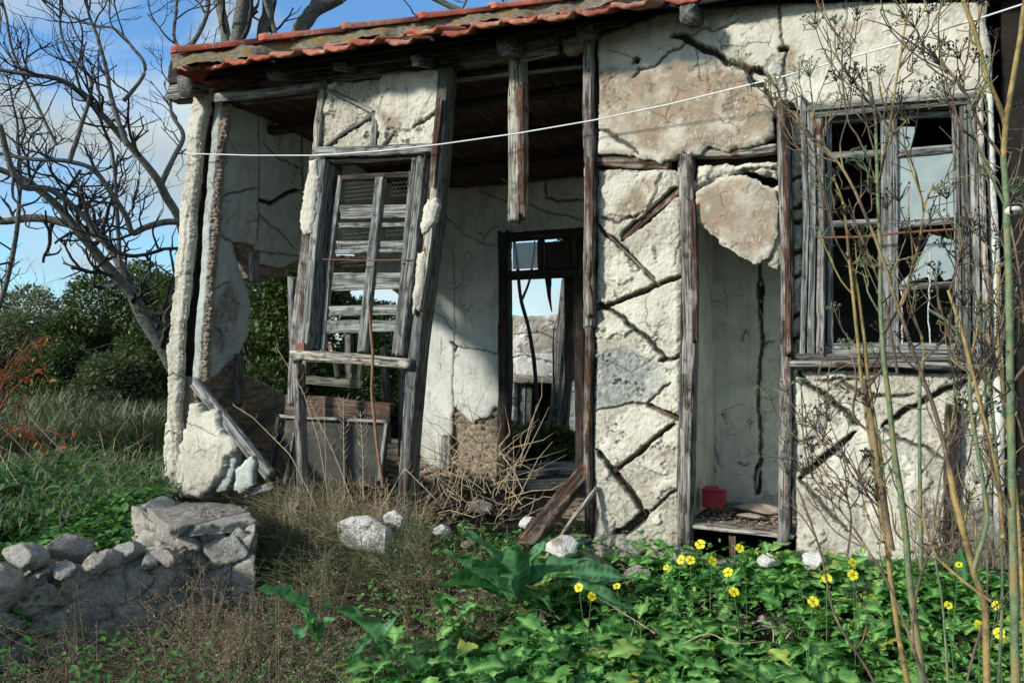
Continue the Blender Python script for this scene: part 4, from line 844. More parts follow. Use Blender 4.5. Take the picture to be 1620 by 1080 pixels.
def stone(name, c, r, mat, seed, parent=None, flat=0.6, ang=0.0, sq=0.6):
    n = 26; th = np.linspace(0, math.pi, n); ph = np.linspace(0, 2 * math.pi, 2 * n, endpoint=False)
    T, Ph = np.meshgrid(th, ph, indexing='ij')
    d = np.stack([np.sin(T) * np.cos(Ph), np.sin(T) * np.sin(Ph), np.cos(T)], -1).reshape(-1, 3)
    d = np.sign(d) * np.abs(d) ** sq
    r = np.array(r if hasattr(r, '__len__') else (r, r * .8, r * flat)); V = d * r
    V = V * (1 + 0.34 * fbm(d * 1.9 + seed, 5, seed, .6) - .14 * np.abs(fbm(d * 4 + seed, 4, seed + 2)) + .04 * fbm(d * 14 + seed, 3, seed))[:, None]; cut = np.array([[.6, .3, .74], [-.7, .2, .68], [.2, -.9, .4], [-.3, -.8, -.5]])
    for cn in cut: cn = cn / np.linalg.norm(cn); q_ = (V / r) @ cn; V = V - (np.maximum(q_ - .72, 0) * .85)[:, None] * cn * r
    ca, sa = math.cos(ang), math.sin(ang); V = np.stack([V[:, 0] * ca - V[:, 1] * sa, V[:, 0] * sa + V[:, 1] * ca, V[:, 2]], -1) + np.array(c)
    K = 2 * n; i = np.arange(n - 1)[:, None] * K; j = np.arange(K)[None]; k = (j + 1) % K
    Fq = np.stack([i + j, i + K + j, i + K + k, i + k], -1).reshape(-1, 4)
    return mesh(name, V, Fq, mat, parent, {'sid': np.full(len(V), (seed * .37) % 1), 'mor': np.zeros(len(V)), 'crk': np.zeros(len(V)), 'lay': np.ones(len(V)) * .8, 'tan': np.zeros(len(V)), 'gry': np.zeros(len(V))})
sp = empty('stone_pillar', ZW(300, 840, -0.4) * 0 + np.array([-2.9, -.4, -.45]), 'square rubble stump with a flat cement top in front of the house corner', 'stone pillar')
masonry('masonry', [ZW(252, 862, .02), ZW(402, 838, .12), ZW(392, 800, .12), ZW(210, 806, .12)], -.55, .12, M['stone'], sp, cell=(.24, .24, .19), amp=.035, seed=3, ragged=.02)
masonry('cement_cap', [ZW(268, 836, .15), ZW(404, 825, .15), ZW(380, 800, .15), ZW(226, 800, .15)], .10, .165, M['stone_lit'], sp, cell=(.6, .6, .3), amp=.012, seed=5, ragged=.02)
lw = empty('garden_wall', ZW(120, 900, -0.05), 'low broken rubble wall running left from the stone pillar out of the picture', 'wall')
A_, B_ = ZW(-420, 975, .0), ZW(268, 884, .0)
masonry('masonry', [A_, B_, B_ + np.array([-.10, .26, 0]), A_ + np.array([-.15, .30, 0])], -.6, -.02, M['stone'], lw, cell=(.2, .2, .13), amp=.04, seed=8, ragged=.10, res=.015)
for k, (px, py, r, t_, m_, lb) in enumerate(((40, 878, .11, 4.1, 'stone_lit', 'rounded pale stone at the far left end of the low wall top'), (108, 866, .13, 4.35, 'stone_lit', 'large grey boulder on the low wall, second from the left'), (205, 872, .09, 4.4, 'stone_lit', 'small pale stone on the low wall beside the pillar'),
        (252, 800, .10, 5.1, 'stone_lit', 'smooth flat stone on the back left corner of the pillar'), (-12, 925, .13, 3.8, 'stone', 'dark broken stone cut by the left picture edge'), (155, 888, .08, 4.2, 'stone', 'thin orange-grey stone lying in front of the boulder'))):
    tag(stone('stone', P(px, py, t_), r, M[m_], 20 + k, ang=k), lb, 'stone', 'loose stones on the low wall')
o = stone('white_block', F(580, 842, -.45), (.19, .09, .11), M['white'], 5, sq=.22); tag(o, 'big white broken block lying in the weeds below the left window', 'block')
o = stone('white_block', F(625, 822, -.25), (.07, .05, .06), M['white'], 6, sq=.4); tag(o, 'small white chunk behind the corner of the big white block', 'block')
for k, (px, py, y_, r, m_, lb) in enumerate(((868, 815, -.05, .06, 'stone_lit', 'cream squared stone left of the fallen beam'), (838, 826, -.1, .06, 'white', 'pale lump below the cream squared stone'), (890, 862, -.45, .09, 'white', 'flat white slab fragment right of the fallen beam foot'),
        (700, 838, -.3, .05, 'white', 'small white stone in the weeds between the window bay and the fallen beam'), (925, 890, -.35, .10, 'stone_lit', 'long tan stone at the foot of the timber framed wall'), (1010, 905, -.35, .07, 'stone_lit', 'pale stone below the crossed braces'),
        (1290, 885, -.25, .07, 'white', 'white stone half hidden by mustard leaves under the niche'), (740, 860, -.3, .04, 'brick', 'small tan pebble beside the lily leaves'), (1215, 885, -.28, .055, 'white', 'white rubble lump below the niche opening'), (1080, 880, -.25, .08, 'stone_lit', 'rubble lump at the foot of the dark post'), (760, 800, .3, .08, 'brick', 'brick lump at the foot of the back wall'), (470, 800, -.1, .07, 'stone_lit', 'tan stone under the leaning plaster slab'))):
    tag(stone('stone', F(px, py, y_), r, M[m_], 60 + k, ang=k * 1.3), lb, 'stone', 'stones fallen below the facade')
for k in range(15):
    f_ = (k + .5) / 15; c = A_ * (1 - f_) + B_ * f_; stone('coping_stone', c + np.array([(k % 3 - 1) * .02, (k % 2) * .09 + .02, -.01 + .015 * (k % 4)]), (.05 + .022 * ((k * 7) % 4), .05, .038 + .006 * (k % 3)), M['stone_lit'], 120 + k, parent=lw, ang=k * .9, sq=.5)
rng = random.Random(5); m = MB()
def chip(c, r, s):
    d = np.array([[1, 0, 0], [-1, 0, 0], [0, 1, 0], [0, -1, 0], [0, 0, 1], [0, 0, -1.]]) * np.array([rng.uniform(.5, 1.3) for _ in range(6)])[:, None] * r
    d *= np.array([1, 1, .55]); a = rng.uniform(0, 6); ca, sa = math.cos(a), math.sin(a); d = np.stack([d[:, 0] * ca - d[:, 1] * sa, d[:, 0] * sa + d[:, 1] * ca, d[:, 2]], -1)
    m.add(d + c, np.array([(0, 2, 4), (2, 1, 4), (1, 3, 4), (3, 0, 4), (2, 0, 5), (1, 2, 5), (3, 1, 5), (0, 3, 5)]), sid=rng.random(), mor=0.0, crk=0.0, lay=0.0)
for k in range(1500):
    x = rng.uniform(-4.3, .7); y = rng.uniform(-.55, .1) if x > -2 else rng.uniform(-.5, 2.4)
    chip((x, y, ground_h(np.array([x]), np.array([y]))[0] + rng.uniform(-.01, .03)), rng.choice((.012, .02, .02, .035)), k)
tag(m.build('rubble_chips', M['stone_lit'], None, smooth=False), 'small pale plaster chips and gravel strewn at the foot of the walls', 'rubble', kind='stuff')
# ------------------------------------------------------------------ loose things round the house
o = beam('fallen_beam', [F(930, 742, 0.10), F(884, 796, -.15), F(832, 860, -.35)], .095, .10, M['brown'], None, gouge=.02, rough=.008); tag(o, 'thick split brown beam fallen at a slant out of the doorway', 'beam')
o = beam('plank', [F(944, 772, 0.0), F(905, 822, -.2), F(866, 880, -.42)], .022, .03, M['pale'], None); tag(o, 'thin pale batten lying against the right side of the fallen beam', 'plank')
o = beam('board', [F(453, 640, .42), F(535, 645, .42), F(618, 655, .42)], .155, .022, M['panelw'], None, rough=.002); tag(o, 'brown warped board standing above the dark sheet in the left room', 'board')
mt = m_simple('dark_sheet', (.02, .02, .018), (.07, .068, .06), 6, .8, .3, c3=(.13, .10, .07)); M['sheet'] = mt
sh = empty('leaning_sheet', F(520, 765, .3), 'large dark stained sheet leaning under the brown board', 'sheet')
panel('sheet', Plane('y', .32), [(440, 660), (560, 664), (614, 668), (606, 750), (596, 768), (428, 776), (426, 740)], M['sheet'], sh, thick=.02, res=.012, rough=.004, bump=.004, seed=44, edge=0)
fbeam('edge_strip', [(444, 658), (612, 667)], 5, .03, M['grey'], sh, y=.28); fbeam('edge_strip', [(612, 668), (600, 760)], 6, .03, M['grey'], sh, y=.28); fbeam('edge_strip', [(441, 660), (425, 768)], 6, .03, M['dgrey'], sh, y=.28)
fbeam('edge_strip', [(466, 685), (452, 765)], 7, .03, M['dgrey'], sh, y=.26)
cf = empty('cabinet_frame', F(525, 600, .6), 'small greenish wooden frame hanging behind the left window sill', 'frame')
M['greenw'] = m_wood('green_grey_wood', (.26, .27, .19), (.15, .155, .11), (.05, .05, .04))
for q, w in (([(484, 566), (483, 606)], 9), ([(571, 566), (570, 612)], 9), ([(480, 600), (575, 608)], 13), ([(484, 568), (572, 572)], 8)): fbeam('rail', q, w, .05, M['greenw'], cf, y=.55)
o = fbeam('slat', [(522, 545), (532, 575), (534, 598)], 8, .02, M['pale'], None, y=.45); tag(o, 'short yellowish slat hanging askew inside the left window', 'slat')
for q, lb in (([(608, 550), (612, 700)], 'left'), ([(552, 530), (554, 600)], 'short middle'), ([(640, 560), (636, 720)], 'right')):
    o = fbeam('stake', q, 12, .05, M['dgrey'], None, y=1.4); tag(o, lb + ' one of the grey stakes standing behind the left window bay', 'stake', 'stakes behind the window bay')
# niche contents
rb = box('box', (0, 0, 0), (1, 1, 1), M['red'], None, .03) if False else None
c = F(1131, 800, .30); bx = empty('red_box', c, 'small red box lying on the floor of the niche', 'box')
a = c + np.array([-.06, -.07, 0]); box('body', a, a + np.array([.115, .13, .09]), M['red'], bx, .006)
box('lid', a + np.array([-.004, -.004, .09]), a + np.array([.07, .134, .105]), M['red'], bx, .004)
box('corner_block', a + np.array([.07, 0, .09]), a + np.array([.119, .05, .10]), M['red'], bx, .004)
c = F(1162, 800, .40); m = MB(); m.tube([c + np.array([-.05, 0, .01]), c + np.array([0, .01, .018]), c + np.array([.05, .02, .02])], [.006, .008, .003], 6); tag(m.build('blue_strip', M['blue']), 'bright blue plastic strip beside the red box', 'strip')
sk = stone('cushion', F(1200, 803, .46) , (.14, .12, .035), M['cloth'], 77, sq=.7); tag(sk, 'flattened dusty beige cushion on the niche floor', 'cushion')
o = stone('crumpled_paper', F(1186, 815, .2), (.07, .05, .012), M['cloth'], 78, sq=.9); tag(o, 'crumpled beige paper in front of the cushion', 'paper')
m = MB()
for k in range(500):
    x = rng.uniform(-1.0, -.48); y = rng.uniform(.06, .74); 
    chip((x, y, .185), rng.choice((.004, .008, .014)) , k)
tag(m.build('floor_debris', M['brick'], None, smooth=False), 'brown and white crumbs of debris covering the niche floor', 'debris', kind='stuff')
# cable
cp = [(296, 243, -.03), (400, 246, -.03), (500, 246, -.06), (600, 239, -.10), (700, 228, -.13), (820, 211, -.13), (936, 191, -.12), (1060, 165, -.14), (1240, 121, -.20), (1420, 70, -.28), (1560, 26, -.34), (1640, 0, -.38), (1900, -85, -.5)]
m = MB(); m.tube([F(a, b, c) for a, b, c in cp], .0042, 6); tag(m.build('cable', M['cable']), 'thin white cable strung across the whole facade', 'cable')
# ================================================================== vegetation tools
def rotm(yaw, pitch, roll):
    """local x forward; yaw about z, pitch up, roll about x"""
    cy, sy, cp_, sp_, cr, sr = np.cos(yaw), np.sin(yaw), np.cos(pitch), np.sin(pitch), np.cos(roll), np.sin(roll)
    z = np.zeros_like(cy); o_ = np.ones_like(cy)
    Rz = np.stack([cy, -sy, z, sy, cy, z, z, z, o_], -1).reshape(-1, 3, 3); Ry = np.stack([cp_, z, -sp_, z, o_, z, sp_, z, cp_], -1).reshape(-1, 3, 3)
    Rx = np.stack([o_, z, z, z, cr, -sr, z, sr, cr], -1).reshape(-1, 3, 3); return Rz @ Ry @ Rx
def scatter(mb, tmpl, pos, yaw, pitch, roll, size, rnd):
    V, Fq, rib = tmpl; pos = np.asarray(pos, float); n = len(pos); k = len(V)
    R_ = rotm(np.asarray(yaw, float), np.asarray(pitch, float), np.asarray(roll, float))
    W_ = np.einsum('nij,kj->nki', R_, V) * np.asarray(size, float)[:, None, None] + pos[:, None]
    mb.add(W_.reshape(-1, 3), (Fq[None] + (np.arange(n) * k)[:, None, None]).reshape(-1, 4), rnd=np.repeat(np.asarray(rnd, float), k), rib=np.tile(rib, n))
def leaf_t(prof, n=14, fold=.25, droop=.35, wave=.03, seed=0, ser=0, fr=7):
    r_ = np.random.RandomState(seed); V = []; rib = []
    for i in range(n + 1):
        t = i / n; w = prof(t); s1 = 1 + ser * (((t * fr) % 1) - .5) * 1.4; s2 = 1 + ser * (((t * fr + .25) % 1) - .5) * 1.4
        for s, q in ((-1, 1), (-.5, .5), (0, 0), (.5, .5), (1, 1)):
            ww = w * (s1 if s < 0 else s2) if abs(s) == 1 else w
            V.append((t - (0 if abs(s) < 1 else 0.04 * ser), s * ww, fold * abs(s) * w * 1.2 - droop * t * t + (wave * math.sin(t * 17 + seed + s * 2) * abs(s)) + r_.uniform(-.3, .3) * wave * q))
            rib.append(1.0 if s == 0 else 0.0)
    Fq = np.array([(i * 5 + j, (i + 1) * 5 + j, (i + 1) * 5 + j + 1, i * 5 + j + 1) for i in range(n) for j in range(4)])
    return np.array(V), Fq, np.array(rib)
mus = [leaf_t(lambda t, a=a: (.05 + .10 * math.sin(t * 15) ** 2 * (t < .4)) + a * sstep(.28, .52, t) * (1 - t ** 5) ** .8 * (1 - .25 * sstep(.75, 1, t)), 22, .30, dr, .045, a_s, .42, 5.5) for a_s, (a, dr) in enumerate(((.33, .35), (.30, .55), (.37, .2), (.28, .45), (.35, .1)))]
oval = [leaf_t(lambda t: .26 * math.sin(math.pi * min(1, t * .97 + .03)) ** .8, 6, .2, dr, .03, 3) for dr in (.2, .5)]
small = (np.array([(0, 0, 0), (.5, -.28, .05), (1, 0, 0), (.5, .28, .05)]), np.array([(0, 1, 2, 3)]), np.zeros(4))
narrow = (np.array([(0, 0, 0), (.45, -.045, .03), (1, 0, -.12), (.45, .045, .03)]), np.array([(0, 1, 2, 3)]), np.zeros(4))
arum_t = [leaf_t(lambda t, a=a: a * math.sin(math.pi * (t * .96 + .04) ** .8) ** .75, 18, .5, dr, .05, s_) for s_, (a, dr) in enumerate(((.20, .25), (.17, .6), (.22, .1)))]
for q_ in arum_t:
    for i in range(1, 18, 2): q_[2][i * 5 + 1] = q_[2][i * 5 + 3] = .5
    for i in range(19): q_[2][i * 5] = q_[2][i * 5 + 4] = .45
Rn = np.random.RandomState(12)
def pts_in(poly, n):
    pl = np.array(poly, float); o_ = np.zeros((0, 2))
    while len(o_) < n:
        q = Rn.uniform(pl.min(0), pl.max(0), (n * 2, 2)); o_ = np.vstack([o_, q[in_poly(q[:, 0], q[:, 1], pl)]])
    return o_[:n]
# ------------------------------------------------------------------ mustard ground cover
reg = [(500, 1110), (600, 1020), (740, 955), (840, 915), (1000, 915), (1060, 900), (1250, 890), (1360, 880), (1480, 885), (1640, 905), (1800, 950), (2000, 1300), (520, 1300)]
m = MB(); st = MB()
P2 = pts_in(reg, 820)
for px, py in P2:
    p = ZW(px, py, -.14); 
    if p[1] > -.16: p[1] = -.16 - Rn.uniform(0, .2)
    g = float(ground_h(p[:1], p[1:2])[0]); hh = Rn.uniform(.16, .34) * (1 if p[1] < -1.0 else .5); nl = Rn.randint(6, 10)
    ya = Rn.uniform(0, 6.28) + np.arange(nl) * 2.4 + Rn.uniform(-.3, .3, nl); sz = Rn.uniform(.10, .19, nl) * (1.0 if p[1] < -1 else .8)
    base = np.stack([p[0] + np.cos(ya) * .04, p[1] + np.sin(ya) * .04, g + hh * Rn.uniform(.35, 1, nl)], -1)
    scatter(m, mus[Rn.randint(5)], base, ya, Rn.uniform(-.15, .75, nl), Rn.uniform(-.4, .4, nl), sz, np.clip(Rn.normal(.5, .28) + Rn.normal(0, .15, nl), 0, 1))
    for k in range(nl): st.tube([(p[0], p[1], g), (p[0] * .6 + base[k][0] * .4, p[1] * .6 + base[k][1] * .4, g + (base[k][2] - g) * .6), base[k]], [.004, .003, .0025], 4)
# small filler herbs between
P3 = pts_in([(430, 1090), (560, 960), (640, 840), (860, 850), (1250, 880), (1640, 900), (1800, 1200), (430, 1250)], 15000)
pp = np.array([ZW(a, b, -.22) for a, b in P3]); pp = pp[pp[:, 1] < -.12]; n = len(pp)
pp[:, 2] = ground_h(pp[:, 0], pp[:, 1]) + Rn.uniform(.01, .2, n)
scatter(m, oval[0], pp, Rn.uniform(0, 6.3, n), Rn.uniform(-.3, .9, n), Rn.uniform(-.5, .5, n), Rn.uniform(.02, .06, n), Rn.uniform(0, 1, n))
tag(m.build('mustard_cover', M['mustard']), 'dense green lobed mustard leaves covering the ground in the right foreground', 'ground cover', kind='stuff')
tag(st.build('mustard_stalks', M['stemg']), 'pale green leaf stalks under the mustard foliage', 'stalks', kind='stuff')
m = MB()
for px, py in pts_in([(960, 900), (1260, 890), (1330, 960), (1240, 1040), (1000, 1010)], 26):
    b = ZW(px, py, -.12); d = Rn.normal(0, .13, 3); d[2] = abs(d[2]) * .35 + .02
    m.tube(smooth([b, b + d * .4 + Rn.normal(0, .02, 3), b + d + Rn.normal(0, .02, 3), b + d * 1.5], 10), np.linspace(.0032, .0012, 10), 4)
tag(m.build('pale_sticks', M['straw']), 'bleached dry sticks lying among the mustard leaves', 'sticks', kind='stuff')
# ------------------------------------------------------------------ lily clumps
def lily(loc, leaves, label):
    e = empty('lily_clump', loc, label, 'plant', 'lily clumps in the weeds')
    for k, (tp_, bt, ln, roll, r_) in enumerate(leaves):
        m = MB(); b = P(*bt); t_ = P(*tp_); d = t_ - b; L_ = np.linalg.norm(d)
        scatter(m, arum_t[k % 3], [b], [math.atan2(d[1], d[0])], [math.asin(d[2] / L_) + .15], [roll], [L_ * 1.06], [r_]); m.build('leaf', M['arum'], e)
    return e
lily(P(790, 960, 4.0) , [((745, 880, 3.75), (800, 945, 3.95), 0, .5, .5), ((772, 838, 4.0), (805, 930, 4.0), 0, -.3, .7), ((700, 878, 3.9), (775, 925, 3.95), 0, .3, .4), ((862, 850, 4.0), (835, 935, 4.0), 0, .2, .5), ((900, 872, 3.9), (825, 935, 3.95), 0, .6, .3), ((815, 870, 3.7), (815, 950, 3.85), 0, 0, .6), ((688, 920, 3.7), (790, 935, 3.9), 0, .8, .2), ((880, 925, 3.7), (820, 950, 3.9), 0, -.6, .3), ((840, 880, 3.8), (820, 945, 3.95), 0, .9, .5), ((765, 905, 3.6), (805, 950, 3.8), 0, -.8, .6)],
     'large clump of broad dark green lily leaves in the centre, below the fallen beam')
lily(P(490, 1000, 3.5), [((423, 930, 3.25), (492, 975, 3.4), 0, -.5, .9), ((462, 978, 3.2), (490, 1000, 3.4), 0, .4, .8), ((524, 985, 3.3), (500, 1010, 3.4), 0, .8, .8), ((470, 950, 3.4), (505, 1020, 3.4), 0, 0, .4)], 'small lily clump with one long pale leaf poking out of the brown weeds')
lily(P(590, 1010, 3.4), [((522, 950, 3.2), (602, 1020, 3.3), 0, .3, .8), ((612, 975, 3.4), (598, 1035, 3.4), 0, .6, .4), ((560, 1040, 3.2), (590, 1010, 3.3), 0, .1, .5)], 'lily with a broad leaf bent left, right of the small lily clump')
lily(P(940, 960, 4.0), [((985, 918, 3.85), (905, 905, 3.9), 0, .9, .1), ((975, 935, 3.8), (890, 925, 3.95), 0, .4, .2)], 'dark arching lily leaf spread over the ground below the timber framed wall')
lily(P(1535, 930, 3.4), [((1510, 868, 3.35), (1530, 925, 3.35), 0, 1.2, .3), ((1545, 890, 3.3), (1530, 930, 3.35), 0, .4, .4)], 'upright lily leaf among the fennel at the right')
# ------------------------------------------------------------------ yellow flowers
FL = [(1108, 861, 3.9, 'the highest, between the dark post and the niche'), (1078, 885, 3.7, 'left flower of the close pair below the dark post'), (1092, 886, 3.68, 'right flower of the close pair below the dark post'), (1127, 887, 3.7, 'flower just right of the close pair'), (1170, 867, 3.8, 'flower right in front of the dark gap under the niche'),
      (1152, 905, 3.6, 'drooping flower below the niche floor'), (1054, 897, 3.8, 'small side-turned flower left of the close pair'), (1161, 936, 3.5, 'half closed flower low under the niche'), (916, 929, 3.6, 'leftmost flower by the lily clump'), (936, 943, 3.5, 'wide open flower right of the leftmost one'), (976, 927, 3.6, 'third flower from the left, near the dark arching leaf'),
      (1286, 951, 3.1, 'largest open flower, alone below the window'), (1348, 889, 3.3, 'upper flower of the stacked pair under the window'), (1349, 909, 3.28, 'lower flower of the stacked pair under the window'), (1308, 915, 3.3, 'flower left of the stacked pair'), (1549, 989, 2.9, 'flower between the two big green stalks at the lower right'), (1581, 1001, 2.8, 'lowest flower near the right edge'), (1577, 957, 3.0, 'flower behind the yellow fennel stem at the right edge'), (1517, 893, 3.3, 'tiny flower beside the upright lily leaf'), (1500, 957, 3.0, 'flower hidden between fennel stems')]
pet = leaf_t(lambda t: .06 + .40 * sstep(.1, .75, t) * (1 - sstep(.9, 1.08, t) * .7), 6, .15, .25, .02, 1)
FLO = []
for k, (px, py, t_, lb) in enumerate(FL):
    c = P(px, py, t_); g = float(ground_h(c[:1], c[1:2])[0]); e = empty('yellow_flower', (c[0], c[1], g), 'yellow flower: ' + lb, 'flower', 'yellow wood sorrel flowers'); FLO.append(e)
    m = MB(); sx = Rn.uniform(-.04, .04); m.tube([(c[0] + sx, c[1] + .05, g), (c[0] + sx * .8, c[1] + .03, g + (c[2] - g) * .6), c], .0022, 5); m.build('stem', M['stemg'], e)
    fd = CAM - c; fd = fd / np.linalg.norm(fd) + np.array([Rn.uniform(-.9, .9), 0, Rn.uniform(.0, 1.1)]); fd /= np.linalg.norm(fd); u_ = np.cross(fd, [0, 0, 1]); u_ /= np.linalg.norm(u_); v_ = np.cross(u_, fd)
    m = MB(); r = Rn.uniform(.017, .025) * (.82 if px > 1400 else 1) * (.7 if k in (6, 18) else 1)
    for q in range(5):
        a = q * 2 * math.pi / 5 + Rn.uniform(-.1, .1); d = math.cos(a) * u_ + math.sin(a) * v_; s_ = np.cross(fd, d)
        V = c + r * (pet[0][:, :1] * (d + .35 * fd) + pet[0][:, 1:2] * s_ + pet[0][:, 2:] * fd); m.add(V, pet[1], rnd=Rn.rand(), rib=0.0)
    m.build('blossom', M['petal'], e)
    m = MB(); m.tube([c - fd * .004, c + fd * .008], [.004, .002], 6); m.build('centre', M['fen_y'], e)
# ------------------------------------------------------------------ brown dead weed bush, grass and straw
def clump(P_):
    w = fbm(np.column_stack([P_ / 34.0, P_[:, 0] * 0]), 3, 7); return P_[w > np.quantile(w, .30)]
def weeds(name, poly, n, h0, h1, mat, smat, label, cat, zc=-.2, seedn=14, seeds=.010, curl=.5, lean=.35, tw=.0016, tmpl=small, kind=None, depth=None):
    m = MB(); SP = []
    for px, py in (clump(pts_in(poly, int(n * 1.5))) if curl > .8 else pts_in(poly, n)):
        p = ZW(px, py, zc) if depth is None else P(px, py, Rn.uniform(*depth))
        if depth is None and p[1] > -.1 and p[0] > -2: continue
        g = float(ground_h(p[:1], p[1:2])[0]); h = Rn.uniform(h0, h1) * (1 + (.55 if curl > .8 else 0) * vnoise(np.array([[px / 45., py / 45., 0]]), 3)[0]); a = Rn.uniform(0, 6.28); l = Rn.uniform(0, lean)
        s = np.linspace(0, 1, 6); bend = Rn.uniform(-curl, curl); aa = a + bend * s * 3
        x = p[0] + np.cumsum(np.cos(aa) * l * h * s * .4); y = p[1] + np.cumsum(np.sin(aa) * l * h * s * .4); z = g + h * (s - .25 * l * s * s * 2)
        C = np.stack([x, y, z], -1); m.tube(C, np.linspace(tw * 1.3, tw * .5, 6), 3)
        for q in range(Rn.randint(2, 6) + (3 if curl > .8 else 0)):
            b = C[Rn.randint(1, 5)]; d = Rn.normal(0, 1, 3); d[2] = d[2] * .6 + (.1 if curl > .8 else .6); d = d / np.linalg.norm(d) * Rn.uniform(.05, .3) * h * 1.2
            e_ = b + d; mid = b + d * .5 + Rn.normal(0, .008, 3); m.tube([b, mid, e_], [tw * .7, tw * .6, tw * .35], 3)
            if seedn: k = Rn.randint(3, seedn); tt = Rn.uniform(.15, 1, k)[:, None]; SP.append(b + d * tt + Rn.normal(0, .006, (k, 3)))
    o = m.build(name, mat)
    e = empty(name, (o.location[0], o.location[1], o.location[2]), label, cat, kind=kind) if SP and kind is None else None
    if e is not None:
        o.name = 'stems'; mw = o.matrix_world.copy(); bpy.context.view_layer.update(); o.parent = e; o.matrix_parent_inverse = e.matrix_world.inverted()
    if SP:
        S = np.vstack(SP); k = len(S); m2 = MB(); scatter(m2, tmpl, S, Rn.uniform(0, 6.3, k), Rn.uniform(-1, 1, k), Rn.uniform(-1, 1, k), Rn.uniform(.5, 1.4, k) * seeds, Rn.rand(k))
        if e is not None: m2.build('seed_heads', smat, e)
        else: tag(m2.build(name.replace('stems', 'seeds'), smat), label + ', its seeds and leaflets', cat, kind=kind)
    if e is None: tag(o, label, cat, kind=kind)
weeds('dead_weed_bush', [(400, 880), (430, 850), (600, 890), (700, 920), (790, 970), (790, 1010), (660, 1060), (560, 1120), (300, 1120), (260, 1010), (330, 920)], 1300, .2, .48, M['twig'], M['seed'], 'tangled brown dead weed bush full of tiny seeds, centre left foreground', 'dead bush', seedn=18, seeds=.010, curl=1.1, lean=1.3)
weeds('grass_tuft', [(400, 850), (440, 825), (500, 835), (540, 895), (640, 915), (690, 940), (560, 960), (420, 935)], 900, .25, .52, M['greenst'] if 'greenst' in M else M.setdefault('greenst', m_simple('dull_green_stem', (.05, .08, .035), (.15, .15, .07), 25, .9, 0)), M['greyherb'], 'dome of fine olive grass beside the stone pillar', 'grass', seedn=6, seeds=.014, tmpl=narrow, tw=.0013, lean=1.3, curl=.9)
weeds('wall_creeper', [(-60, 960), (120, 920), (330, 900), (400, 1000), (420, 1120), (-100, 1150)], 420, .15, .42, M['twig'], M['seed'], 'reddish dry creeper covering the front of the low wall', 'creeper', seedn=14, seeds=.009, tw=.0015, zc=-.35, curl=1.0, lean=1.2)
weeds('straw_stems', [(440, 790), (640, 795), (690, 850), (520, 850), (430, 835)], 620, .15, .50, M['straw'], M['straw'], 'pale straw grass growing below the left window', 'straw', seedn=0, lean=1.0, zc=-.15, kind='stuff', tw=.0017, depth=(4.95, 5.7))
weeds('weed_stems', [(640, 800), (700, 780), (930, 790), (930, 880), (860, 905), (640, 900)], 350, .05, .2, M['straw'], M['herb'], 'short green and straw weeds in front of the doorway', 'weeds', seedn=18, seeds=.022, zc=-.1, kind='stuff', tw=.0015)
# tangle of pale twigs by the back wall
m = MB()
for k in range(130):
    b = F(Rn.uniform(690, 830), Rn.uniform(720, 830), Rn.uniform(.0, .9)); d = Rn.normal(0, 1, 3) * np.array([.18, .1, .2]); d[2] = abs(d[2]) + .03
    m.tube([b, b + d * .4 + Rn.normal(0, .02, 3), b + d * .8 + Rn.normal(0, .03, 3), b + d * 1.25], [.0035, .003, .0022, .001], 4)
tag(m.build('pale_twigs', M['straw']), 'heap of pale dry twigs in the doorway below the cracked wall', 'twigs', kind='stuff')
def stalk(pl, r0, r1, mat, name, label, cat, y=-.2, side=0, group=None):
    m = MB(); C = np.array([F(a, b, y) for a, b in pl]); n = len(C) * 6; t = np.linspace(0, len(C) - 1, n); C = np.stack([np.interp(t, np.arange(len(C)), C[:, i]) for i in range(3)], -1)
    m.tube(C, np.linspace(r0, r1, n), 6)
    for k in range(side):
        i = Rn.randint(n // 3, n - 1); s_ = -1 if k % 2 else 1; b = C[i]; l = Rn.uniform(.02, .06); m.tube([b, b + np.array([s_ * l * .6, 0, l * .5]), b + np.array([s_ * l * .9, 0, l * 1.2])], [r1, r1 * .8, r1 * .4], 4)
    tag(m.build(name, mat), label, cat, group)
stalk([(606, 770), (596, 700), (588, 620), (590, 560), (584, 488)], .010, .009, M['panelw'] if 0 else m_simple('red_bark', (.15, .07, .045), (.30, .17, .12), 25, .9, .5), 'broken_stick', 'reddish-brown bare stick standing upright in front of the left window sill', 'stick', y=-.28)
for k, (pl, lb) in enumerate((([(520, 790), (505, 700), (480, 620), (438, 550)], 'long pale straw stalk leaning left across the leaning sheet'), ([(545, 790), (544, 700), (543, 628)], 'upright pale stalk with short side twigs in the middle of the straw'), ([(575, 790), (574, 720), (570, 650)], 'pale feathery stalk right of the upright middle stalk'), ([(500, 800), (460, 720), (400, 660), (368, 640)], 'straw stalk bent far left towards the plaster slab'), ([(560, 800), (530, 720), (490, 635)], 'straw stalk crossing behind the upright stalk'), ([(606, 800), (640, 740), (690, 790)], 'arching straw stalk beside the leaning post'))):
    stalk(pl, .0035, .0016, M['straw'], 'straw_stalk', lb, 'stalk', y=-.2, side=26 if k in (1, 2) else 12, group='tall straw stalks')
m = MB(); C = [F(516, 760, -.22), F(514, 680, -.22), F(512, 630, -.22)]; m.tube(C, .002, 4); tag(m.build('dock_stem', M['straw']), 'thin dock stem with reddish seed spike', 'stalk')
